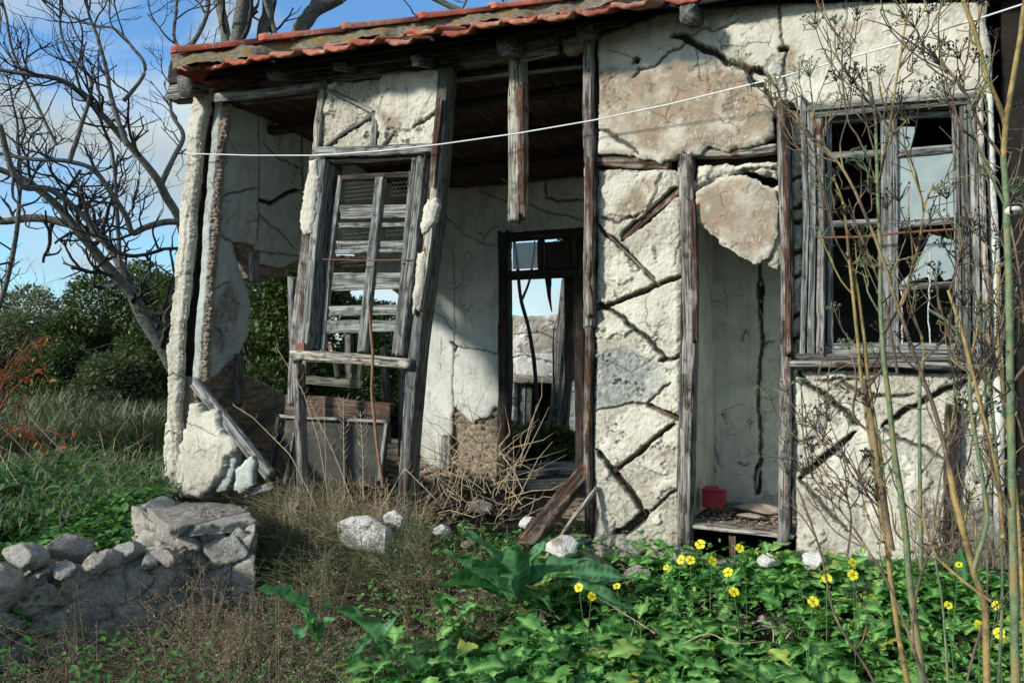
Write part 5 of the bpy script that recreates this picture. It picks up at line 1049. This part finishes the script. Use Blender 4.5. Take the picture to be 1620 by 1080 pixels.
# ------------------------------------------------------------------ bare tree on the left
R2 = np.random.RandomState(31)
def twigs(mb, p, d, r, ln, lev, up=.5):
    n = 7; pts = [p]; q = p.copy(); d = d / np.linalg.norm(d); kink = R2.normal(0, .45, 3)
    for i in range(n):
        d = d + R2.normal(0, .15, 3) + kink * (.5 if i == n // 2 else 0) + np.array([0, 0, up * .16]); d /= np.linalg.norm(d); q = q + d * ln / n; pts.append(q.copy())
    pts = smooth(pts, 12); mb.tube(pts, np.linspace(r, r * .55, 12) if lev else np.linspace(r, r * .4, 12), 5 if r > .008 else 3)
    if lev <= 0: return
    for k in range(R2.randint(2, 5 if lev > 1 else 4)):
        i = R2.randint(3, 12); s_ = R2.normal(0, 1, 3); s_[2] = s_[2] * .6 + .25; dd = (pts[min(i, 11)] - pts[i - 2]); dd /= np.linalg.norm(dd)
        nd = dd * .6 + s_ / np.linalg.norm(s_) * .85; twigs(mb, pts[min(i, 11)], nd, r * R2.uniform(.5, .72), ln * R2.uniform(.55, .85), lev - 1, up)
def limb_tree(loc, label, limbs, mat, tmat, name='bare_tree', nt_=9, ln=.55, lev=2, group=None):
    e = empty(name, loc, label, 'tree', group)
    for k, (pl, dep, r0, r1, cnt) in enumerate(limbs):
        tw_ = MB()
        ds = np.linspace(dep[0], dep[1], len(pl)); pts = smooth([P(a, b, t) for (a, b), t in zip(pl, ds)], len(pl) * 7); n = len(pts)
        pts = pts + .012 * np.stack([fbm(pts * 3, 2, 1), fbm(pts * 3, 2, 2), fbm(pts * 3, 2, 3)], -1)
        rr = np.linspace(r0, r1, n) * (1 + .10 * fbm(pts * 5, 2, 8)); m = MB(); m.tube(pts, rr, 9); m.build('trunk' if k == 0 else 'limb', mat, e)
        for q in range(cnt):
            i = R2.randint(n // 6, n - 1); dd = pts[min(i + 1, n - 1)] - pts[i - 1]; dd /= np.linalg.norm(dd); s_ = R2.normal(0, 1, 3); s_[2] += .35; s_ /= np.linalg.norm(s_)
            twigs(tw_, pts[i], dd * .6 + s_ * .8, max(.009, rr[i] * R2.uniform(.35, .6)), ln * R2.uniform(.6, 1.4), lev)
        twigs(tw_, pts[-1], pts[-1] - pts[-3], r1 * .9, ln * 1.2, lev)
        tw_.build('twigs', tmat, e)
    return e
limb_tree(P(275, 640, 9.6), 'big bare tree with crooked grey limbs left of the house corner', [
    ([(300, 640), (262, 560), (215, 475), (160, 410), (125, 365), (85, 320), (40, 285), (-20, 262)], (9.6, 8.6), .075, .030, 12),
    ([(262, 560), (225, 505), (195, 430), (165, 380), (120, 358), (60, 345), (0, 350), (-60, 342)], (9.6, 9.4), .065, .035, 12),
    ([(290, 352), (262, 352), (230, 360), (210, 368), (200, 340), (180, 310), (150, 270), (110, 255), (60, 252), (-20, 240)], (8.9, 8.2), .038, .018, 12),
    ([(300, 420), (285, 350), (262, 310), (250, 285), (222, 250), (190, 215), (160, 180), (125, 145), (90, 125), (40, 118), (-20, 108)], (9.2, 8.0), .05, .018, 14),
    ([(256, 290), (275, 250), (290, 215), (272, 180), (270, 150), (280, 120)], (9.0, 9.2), .032, .012, 5),
    ([(200, 230), (175, 150), (170, 115), (155, 60), (140, 20), (130, -40)], (8.3, 8.0), .026, .010, 7),
    ([(110, 255), (128, 200), (145, 130), (120, 100), (98, 60), (95, 30)], (8.3, 8.1), .024, .010, 6),
    ([(190, 420), (185, 330), (178, 240), (160, 190), (155, 120)], (8.9, 8.6), .024, .010, 5),
    ([(195, 160), (230, 110), (205, 70), (180, 45), (150, 40), (100, 20), (60, -10)], (8.4, 8.6), .02, .008, 5),
    ([(290, 85), (310, 60), (325, 30), (330, 0), (332, -60)], (9.6, 9.8), .03, .022, 4), ([(290, 85), (275, 60), (278, 20), (282, -40)], (9.6, 9.9), .024, .014, 4),
    ([(90, 230), (50, 150), (20, 80), (8, 20), (0, -20)], (8.2, 8.0), .018, .009, 6), ([(0, 200), (30, 290), (80, 300), (130, 340), (170, 390)], (8.0, 8.6), .03, .03, 6),
    ([(-60, 590), (0, 480), (30, 330), (28, 200)], (8.6, 8.8), .035, .014, 7)], M['bark'], M['barkd'], nt_=9, ln=.50, lev=2)
limb_tree(P(430, 500, 13), 'bare trees with thick grey trunks rising behind the tiled roof edge', [
    ([(400, 740), (385, 520), (372, 300), (372, 100), (380, 40), (392, -40)], (12, 12), .13, .10, 2), ([(368, 160), (356, 50), (340, -20)], (12, 12.2), .09, .06, 2), ([(410, 740), (425, 520), (420, 300), (415, 70), (424, 20), (420, -40)], (12.2, 12.2), .09, .08, 2), ([(440, 75), (432, 40), (420, 5), (415, -20)], (12, 12), .035, .03, 2),
    ([(450, 730), (465, 500), (470, 200), (475, 60), (488, 30), (505, 12), (540, -6)], (12.6, 12.6), .15, .11, 3), ([(490, 30), (500, 0), (510, -40)], (12.6, 12.6), .08, .06, 1),
    ([(800, 720), (800, 500), (795, 250), (790, 100), (765, 40), (720, 15), (690, 0), (660, -12)], (13, 13), .11, .03, 2), ([(725, 25), (735, 5), (742, -20)], (13, 13), .02, .02, 3), ([(792, 120), (795, 60), (800, 20), (790, -10)], (13, 13), .02, .02, 4)], M['bark'], M['barkd'], ln=.7, lev=1)
for k, (bx_, dp, h_, lb) in enumerate(((60, 15, 2.6, 'pale thin leafless shrub far behind at the left edge'), (130, 15.5, 3.0, 'wispy brown leafless shrub behind the big bare tree'), (215, 14.5, 3.2, 'wispy shrub with a few tan leaves next to the evergreen'), (-40, 14, 2.6, 'pale leafless shrub cut by the left edge'))):
    b = P(bx_, 620, dp); e = empty('leafless_shrub', b, lb, 'shrub', 'wispy shrubs behind the bare tree'); m = MB()
    for q in range(15):
        a = R2.uniform(0, 6.28); twigs(m, b + np.array([R2.uniform(-.3, .3), R2.uniform(-.3, .3), 0]), np.array([math.cos(a) * .45, math.sin(a) * .45, 1]), .018, h_ * R2.uniform(.25, .48), 3, .5)
    VV = np.vstack(m.V); m.build('stems', M['twig'] if k else M['straw'], e)
    i = R2.randint(0, len(VV), 900 if k in (2,) else 350); m = MB(); nI = len(i); scatter(m, small, VV[i], R2.uniform(0, 6, nI), R2.uniform(-1, 1, nI), R2.uniform(-1, 1, nI), R2.uniform(.03, .06, nI), R2.rand(nI)); m.build('dry_leaves', M['seed'], e)
# ------------------------------------------------------------------ evergreen shrubs
def shrub(name, c, r, n, mat, label, cat='shrub', tm=oval[0], sz=.06, group=None, ncl=14, tk='barkd', lobes=None):
    c = np.array(c, float); r = np.array(r, float); e = empty(name, (c[0], c[1], c[2] - r[2]), label, cat, group); P_ = []; Dn = []
    cl = lobes if lobes is not None else [(c + r * R2.uniform(-.75, .75, 3) * np.array([1, 1, .9]), r * R2.uniform(.28, .5)) for _ in range(ncl)]
    for cc, rr in cl:
        k = n // len(cl); d = R2.normal(0, 1, (k, 3)); d /= np.linalg.norm(d, axis=1)[:, None]; q = d * (R2.uniform(.35, 1.08, k) ** .5)[:, None] * rr + cc
        w = fbm(q * 2.6, 3, 4); keep = w > -.28; P_.append(q[keep]); Dn.append(d[keep])
    q = np.vstack(P_); d = np.vstack(Dn); k = len(q); m = MB()
    yaw = np.arctan2(d[:, 1], d[:, 0]) + R2.normal(0, .7, k); pit = np.arcsin(np.clip(d[:, 2], -1, 1)) * .6 + R2.normal(0, .5, k)
    scatter(m, tm, q, yaw, pit, R2.uniform(-.8, .8, k), R2.uniform(.6, 1.3, k) * sz, np.clip(.5 + .5 * fbm(q * 1.5, 2, 9) + R2.normal(0, .2, k), 0, 1)); m.build('foliage', mat, e)
    m = MB()
    for q_ in range(9):
        a = R2.uniform(0, 6.3); twigs(m, np.array([c[0], c[1], c[2] - r[2]]) + R2.uniform(-.15, .15, 3) * np.array([1, 1, 0]), np.array([math.cos(a) * .5, math.sin(a) * .5, 1]), .03, r[2] * 1.0, 1, .3)
    m.build('branches', M[tk], e); return e
shrub('evergreen_shrub', P(215, 520, 11.5), (.95, .8, .95), 44200, M['bushleaf'], 'tall dark evergreen bush against the house corner', tm=small, sz=.058)
shrub('evergreen_shrub', P(120, 555, 11.8), (.9, .8, .55), 34000, M['bushleaf'], 'lower rounded evergreen bush left of the tall one', tm=small, sz=.058)
shrub('evergreen_shrub', P(190, 590, 10.5), (.8, .6, .32), 12000, M['olive'], 'paler low bush in front of the evergreens', tm=small, sz=.07)
shrub('grey_shrub', P(30, 560, 13), (1.3, 1, 1.0), 16000, M['greyherb'], 'grey dull bush at the left edge behind the red bramble', tm=small, sz=.07)
shrub('evergreen_shrub', P(440, 550, 8.8), (.8, .8, 1.05), 51000, M['bushleaf'], 'dark bush seen through the hole in the left inner wall', tm=small, sz=.055)
shrub('evergreen_shrub', P(572, 600, 8.9), (.62, .6, 1.0), 51000, M['bushleaf'], 'dark bush seen through the planked left window', tm=small, sz=.055)
shrub('evergreen_shrub', P(650, 665, 9.2), (.6, .6, .55), 12000, M['bushleaf'], 'dark bush low behind the leaning bay post', tm=small, sz=.07)
shrub('courtyard_shrub', P(850, 705, 9.6), (.75, .35, .30), 9000, M['bushleaf'], 'low dark bush on the courtyard ground beyond the back doorway', tm=small, sz=.06)
shrub('courtyard_shrub', P(845, 690, 9.9), (.35, .25, .2), 3000, M['herb'], 'mossy green bush left in the courtyard beyond the back doorway', tm=small, sz=.05)
shrub('background_tree', P(960, 330, 16), (1.3, 1, 1.3), 9000, M['bushleaf'], 'leafy tree whose twigs show in the top of the back doorway', 'tree', tm=small, sz=.11)
limb_tree(P(850, 700, 8.9), 'thin forked sapling in front of the courtyard wall', [([(848, 705), (850, 640), (846, 580), (836, 520), (824, 470), (818, 420), (812, 380)], (8.9, 8.7), .026, .016, 0), ([(824, 480), (836, 450), (842, 420), (846, 390)], (8.8, 8.8), .016, .010, 0), ([(878, 640), (875, 560), (876, 520)], (9, 9), .01, .006, 0)], M['barkd'], M['barkd'], 'sapling', ln=.15, lev=0)
# ------------------------------------------------------------------ herbs left of the house
weeds('tall_weeds', [(-100, 640), (262, 640), (262, 720), (-100, 740)], 330, .35, .8, M['twig'], M['greyherb'], 'tall grey-brown weed stems behind the green herbs on the left', 'weeds', zc=.1, seedn=16, seeds=.045, tmpl=narrow, kind='stuff', tw=.003, lean=.5)
def cover(name, poly, z, n, tm, mat, s0, s1, label, h=.4, pit=(-.2, .8)):
    q = pts_in(poly, n); p = np.array([ZW(a, b, z) for a, b in q]); k = len(p); g = ground_h(p[:, 0], p[:, 1]); p[:, 2] = g + h * (.15 + .85 * Rn.rand(k) ** .6) * (1 + .45 * fbm(np.column_stack([p[:, :2] * 1.3, g * 0]), 3, 6))
    m = MB(); scatter(m, tm, p, Rn.uniform(0, 6.3, k), Rn.uniform(*pit, k), Rn.uniform(-.6, .6, k), Rn.uniform(s0, s1, k) * np.clip(np.linalg.norm(p - CAM, axis=1) / 7, .6, 2)[:], np.clip(.5 + .5 * fbm(p * 1.2, 3, 3) + Rn.normal(0, .2, k), 0, 1))
    return tag(m.build(name, mat), label, 'ground cover', kind='stuff')
cover('dry_grass', [(-160, 690), (262, 680), (262, 830), (-160, 860)], -.05, 9000, narrow, M['greyherb'], .05, .14, 'dry grey grass blades mixed into the green herbs', .42, (.2, 1.4))
cover('herb_cover', [(-160, 700), (260, 690), (270, 860), (60, 930), (-160, 960)], -.05, 15000, oval[0], M['herb'], .05, .12, 'bright green broad-leaved herbs behind the low wall', .34)
cover('grey_grass', [(-160, 632), (262, 622), (262, 720), (-160, 740)], .1, 26000, narrow, M['greyherb'], .07, .22, 'grey-green long grass between the herbs and the evergreen bushes', .55, (.4, 1.5))
cover('herb_cover', [(-160, 628), (262, 622), (262, 700), (-160, 740)], .1, 14000, small, M['olive'], .03, .07, 'mixed green herbs among the long grey-green grass', .42)
cover('moss_weeds', [(330, 778), (450, 775), (480, 830), (380, 815)], 0.0, 1800, oval[0], M['herb'], .015, .035, 'small green weeds at the foot of the plaster slab', .06)
cover('moss_weeds', [(640, 810), (930, 780), (935, 880), (700, 900)], -.1, 3800, oval[0], M['herb'], .015, .04, 'small green weeds in front of the doorway', .09)
cover('wall_weeds', [(-60, 1000), (400, 960), (640, 1010), (600, 1110), (-60, 1130)], -.2, 700, oval[0], M['herb'], .05, .10, 'bright nettle-like leaves poking through the dry creeper below the low wall', .28)
m = MB()
for k in range(60):
    b = ZW(Rn.uniform(-60, 250), Rn.uniform(700, 800), .0); b[2] = -.1; d = Rn.normal(0, .35, 3); d[2] = abs(d[2]) + .1
    m.tube(smooth([b, b + d * .5 + Rn.normal(0, .05, 3), b + d * 1.2], 8), [.005] * 4 + [.003] * 4, 4)
tag(m.build('dead_sticks', M['straw']), 'pale dead sticks scattered through the green herbs on the left', 'sticks', kind='stuff')
# red bramble at the left edge
b = P(-40, 740, 4.6); e = empty('red_bramble', b, 'red-leaved bramble at the left picture edge', 'bramble'); m = MB(); lv = []
for k in range(16):
    tx, ty = Rn.uniform(-60, 105), Rn.uniform(525, 720); t_ = P(tx, ty, Rn.uniform(4.3, 4.9)); mid = (b + t_) / 2 + np.array([0, 0, .12]); c_ = smooth([b, mid, t_, t_ + np.array([Rn.uniform(.0, .12), 0, -.06])], 20); m.tube(c_, np.linspace(.005, .002, 20), 5); lv.append(c_[Rn.randint(9, 20, 8)] + Rn.normal(0, .015, (8, 3)))
    for q in range(3): i = Rn.randint(8, 19); d = Rn.normal(0, .07, 3); m.tube([c_[i], c_[i] + d * .6, c_[i] + d], [.0025, .002, .001], 3); lv.append((c_[i] + d)[None])
m.build('canes', m_simple('red_cane', (.16, .03, .02), (.26, .07, .04), 25, .7, 0), e)
q = np.vstack(lv); k = len(q); m = MB(); scatter(m, oval[0], q, Rn.uniform(0, 6.3, k), Rn.uniform(-1, .6, k), Rn.uniform(-1, 1, k), Rn.uniform(.02, .05, k), Rn.rand(k)); m.build('leaves', M['redleaf'], e)
# ------------------------------------------------------------------ fennel stalks in front on the right
def umbel(mb, sb, c, d, r, n, seeds=4, ss=.0028):
    d = np.array(d, float); d /= np.linalg.norm(d); a = np.cross(d, [.3, .9, .2]); a /= np.linalg.norm(a); b = np.cross(d, a)
    for k in range(n):
        th = k * 2.4 + Rn.uniform(-.3, .3); sp_ = math.sqrt((k + .5) / n) * .95; v = d * math.cos(sp_ * 1.0) + (a * math.cos(th) + b * math.sin(th)) * math.sin(sp_ * 1.0); t_ = c + v * r * Rn.uniform(.75, 1.15)
        mb.tube([c, (c + t_) / 2 + d * r * .08 + Rn.normal(0, .002, 3), t_], [.0011, .0009, .0007], 3)
        for s_ in range(seeds):
            w = v + Rn.normal(0, .5, 3); w /= np.linalg.norm(w); e_ = t_ + w * r * .22; mb.tube([t_, e_], [.0006, .0005], 3); sb.tube([e_ - w * ss, e_, e_ + w * ss], [ss * .25, ss * .6, ss * .2], 4)
def fennel(label, stems, loc, gname='fennel stalks at the right'):
    e = empty('fennel_plant', loc, label, 'plant', gname)
    for pl, dep, r0, r1, mt, br in stems:
        ds = np.linspace(dep[0], dep[1], len(pl)); raw = np.array([P(a, b_, t) for (a, b_), t in zip(pl, ds)]); pts = smooth(raw, len(pl) * 8); n = len(pts)
        rr = np.linspace(r0 * .85, r1 * .95, n); L_ = np.concatenate([[0], np.cumsum(np.linalg.norm(np.diff(pts, axis=0), axis=1))]); node = np.exp(-((L_ % .17) - .085) ** 2 / .00003); pts = pts + .003 * np.stack([fbm(pts * 9, 2, 1), fbm(pts * 9, 2, 2), fbm(pts * 9, 2, 3)], -1)
        m = MB(); m.tube(pts, rr * (1 + .22 * node), 10); m.build('stem', M[mt], e)
        for k in range(int(br * 1.3)):
            tb, sb = MB(), MB(); made = 0
            i = Rn.randint(int(n * .25), n - 1); p = pts[i]; dd = pts[min(i + 1, n - 1)] - pts[i - 1]; dd /= np.linalg.norm(dd); dd = dd if dd[2] > 0 else -dd; s_ = (RX * Rn.choice((-1, 1)) * Rn.uniform(.4, 1) + AX * Rn.uniform(-.4, .4)); nd = dd * .8 + s_ * .7; ln = Rn.uniform(.04, .14)
            jn = Rn.normal(0, .009, (2, 3)); c_ = smooth([p, p + nd * ln * .5 + jn[0], p + nd * ln * .9 + UP * ln * .25 + jn[1], p + nd * ln * 1.1 + UP * ln * .6], 10); tb.tube(c_, np.linspace(r1 * .5 + .001, .0011, 10), 5)
            for w_ in range(Rn.randint(1, 4)): j_ = Rn.randint(3, 8); t2 = c_[j_] + nd * .02 + Rn.normal(0, .028, 3) + UP * .01; tb.tube(smooth([c_[j_], (c_[j_] + t2) / 2 + Rn.normal(0, .005, 3), t2], 6), np.linspace(.0015, .0007, 6), 4)
            bo = tb.build('branchlet', M[mt if Rn.rand() < .35 else 'fen_d'], e)
            if Rn.rand() < .8:
                sb = MB(); umbel(sb, sb, c_[-1], c_[-1] - c_[-3], Rn.uniform(.016, .042), Rn.randint(6, 13), Rn.randint(2, 5)); sb.build('umbel', M['twigd'] if Rn.rand() < .75 else M['fen_g'], bo)
    return e
fennel('thick green fennel stalk at the right edge that carries the snail', [
    ([(1609, 1160), (1606, 1000), (1600, 800), (1598, 600), (1596, 450), (1592, 330), (1588, 250)], (1.5, 1.5), .0095, .0055, 'fen_g', 3),
    ([(1588, 250), (1592, 190), (1604, 120), (1622, 10), (1640, -60)], (1.5, 1.5), .0060, .0045, 'fen_y', 1),
    ([(1590, 240), (1588, 190), (1562, 120), (1545, 60), (1520, -10)], (1.5, 1.52), .005, .004, 'fen_y', 1),
    ([(1588, 250), (1555, 205), (1530, 150), (1500, 110), (1480, 95)], (1.5, 1.55), .0035, .0018, 'fen_d', 9),
    ([(1592, 330), (1560, 260), (1540, 210), (1535, 170)], (1.5, 1.48), .003, .0015, 'fen_g', 5)], P(1606, 1160, 1.5))
fennel('olive and yellow fennel stalk arching up leftwards from the lower right corner', [
    ([(1570, 1160), (1562, 1060), (1558, 960), (1540, 900), (1512, 800), (1500, 740)], (1.65, 1.7), .0085, .0065, 'fen_y', 2),
    ([(1500, 740), (1478, 650), (1450, 570), (1420, 480), (1392, 400), (1352, 300), (1312, 240), (1262, 200)], (1.7, 1.85), .0055, .0025, 'fen_d', 12),
    ([(1540, 900), (1560, 820), (1550, 740), (1535, 640), (1530, 560), (1505, 515), (1470, 490)], (1.66, 1.72), .0055, .003, 'fen_g', 5),
    ([(1586, 850), (1575, 740), (1545, 620), (1520, 520), (1500, 460)], (1.6, 1.7), .005, .003, 'fen_y', 5),
    ([(1568, 950), (1500, 898), (1476, 868), (1455, 800)], (1.65, 1.8), .004, .002, 'fen_y', 3)], P(1570, 1160, 1.65))
fennel('central green fennel stalk in front of the right window', [
    ([(1466, 1160), (1456, 1050), (1442, 950), (1430, 810), (1414, 700), (1402, 600), (1396, 530), (1392, 420), (1389, 300), (1386, 200), (1376, 130)], (1.8, 1.85), .0100, .0028, 'fen_g', 9),
    ([(1396, 530), (1425, 480), (1450, 400), (1462, 330), (1478, 290)], (1.85, 1.9), .004, .0022, 'fen_y', 6),
    ([(1389, 300), (1405, 220), (1418, 130), (1428, 60), (1436, 20)], (1.85, 1.9), .0035, .0022, 'fen_y', 8),
    ([(1388, 290), (1360, 220), (1342, 190), (1332, 120), (1334, 60)], (1.85, 1.9), .0028, .0018, 'fen_d', 4),
    ([(1458, 900), (1456, 760), (1455, 620), (1462, 560)], (1.8, 1.82), .0055, .0035, 'fen_g', 3),
    ([(1462, 330), (1440, 250), (1405, 200), (1375, 150)], (1.9, 1.95), .0026, .0012, 'fen_d', 5)], P(1466, 1160, 1.8))
fennel('yellow twin fennel canes rising before the left sash of the right window', [
    ([(1440, 1100), (1415, 960), (1402, 860), (1384, 740), (1368, 640), (1354, 520), (1344, 420), (1334, 330), (1318, 280)], (1.9, 1.95), .0075, .0025, 'fen_y', 5),
    ([(1404, 860), (1396, 740), (1376, 620), (1364, 520), (1352, 440), (1340, 400)], (1.92, 1.95), .0065, .0035, 'fen_y', 3),
    ([(1410, 870), (1396, 780), (1380, 680), (1366, 600)], (1.88, 1.9), .0095, .006, 'fen_d', 4),
    ([(1344, 420), (1318, 370), (1300, 300), (1290, 250), (1286, 190)], (1.95, 1.97), .0026, .0014, 'fen_d', 6),
    ([(1420, 590), (1400, 480), (1380, 420), (1350, 350), (1320, 300)], (1.9, 1.95), .004, .002, 'fen_d', 5)], P(1440, 1150, 1.9))
fennel('thin dead dark fennel stems leaning across the mustard and the plaster below the window', [
    ([(1400, 1110), (1372, 1060), (1320, 970), (1300, 880), (1270, 790), (1262, 770)], (1.9, 2.1), .0042, .002, 'fen_d', 2),
    ([(1480, 1100), (1445, 1020), (1452, 930), (1480, 840), (1498, 740), (1500, 660)], (1.7, 1.8), .0042, .0022, 'fen_d', 4),
    ([(1445, 1020), (1408, 930), (1380, 880), (1340, 820), (1280, 740), (1268, 620)], (1.75, 2.0), .0035, .0015, 'fen_d', 7),
    ([(1410, 880), (1378, 790), (1335, 720), (1300, 690), (1290, 640)], (1.9, 2.1), .0028, .0013, 'fen_d', 7),
    ([(1520, 1120), (1540, 1040), (1560, 960), (1562, 880), (1555, 780)], (1.75, 1.8), .0032, .0016, 'fen_d', 3),
    ([(1500, 1110), (1494, 980), (1478, 860), (1486, 760), (1510, 640), (1520, 540)], (1.9, 2.0), .0032, .0016, 'fen_g', 5),
    ([(1340, 880), (1346, 820), (1338, 780)], (1.95, 2.0), .003, .002, 'fen_d', 4)], P(1450, 1150, 1.8))
fennel('tangle of thin fennel branches along the right picture edge', [
    ([(1640, 1110), (1618, 900), (1575, 760), (1560, 640), (1556, 520), (1570, 440), (1575, 380)], (1.8, 1.9), .004, .0018, 'fen_g', 8),
    ([(1650, 700), (1630, 560), (1610, 420), (1590, 300), (1600, 240)], (1.6, 1.7), .0035, .0016, 'fen_d', 7),
    ([(1580, 1110), (1585, 900), (1575, 700), (1560, 560), (1545, 470), (1520, 400), (1515, 350)], (1.95, 2.0), .0045, .002, 'fen_g', 8),
    ([(1625, 1110), (1612, 820), (1588, 640), (1578, 520), (1580, 420)], (1.7, 1.72), .005, .003, 'fen_y', 6),
    ([(1620, 700), (1600, 640), (1560, 600), (1540, 560)], (1.7, 1.8), .003, .0015, 'fen_d', 5)], P(1625, 1150, 1.8))
# snail on the stalk
sn = empty('snail', P(1606, 335, 1.49), 'white striped snail stuck on the thick green stalk at the right edge', 'snail'); m = MB(); c0 = P(1605, 335, 1.478); t = np.linspace(0, 2.6 * 2 * math.pi, 90); k_ = np.exp(.11 * t) / math.exp(.11 * t[-1]); R_ = .0095 * k_
pts = c0 + (np.cos(t) * R_)[:, None] * RX + (np.sin(t) * R_ * .6)[:, None] * AX + ((1 - k_) * .009)[:, None] * UP + (np.sin(t) * R_ * .45)[:, None] * UP * -1 * .3
m.tube(pts, .0088 * k_, 14); m.build('shell', M['snail'], sn)
# thin brambles on the plaster at the lower right
m = MB()
for k in range(90):
    b = F(Rn.uniform(1440, 1600), 900, -.1 - Rn.uniform(0, .15)); d = np.array([Rn.normal(0, .1), Rn.uniform(-.05, .03), Rn.uniform(.15, .5)])
    m.tube([b, b + d * .4 + Rn.normal(0, .02, 3), b + d * .8 + Rn.normal(0, .03, 3), b + d], [.002, .0016, .0012, .0007], 3)
    for q in range(3): c_ = b + d * Rn.uniform(.3, .95); v = Rn.normal(0, .06, 3); m.tube([c_, c_ + v * .6, c_ + v], [.0012, .001, .0006], 3)
tag(m.build('dry_bramble', M['twig']), 'thin dry bramble twigs against the plaster at the lower right', 'twigs', kind='stuff')
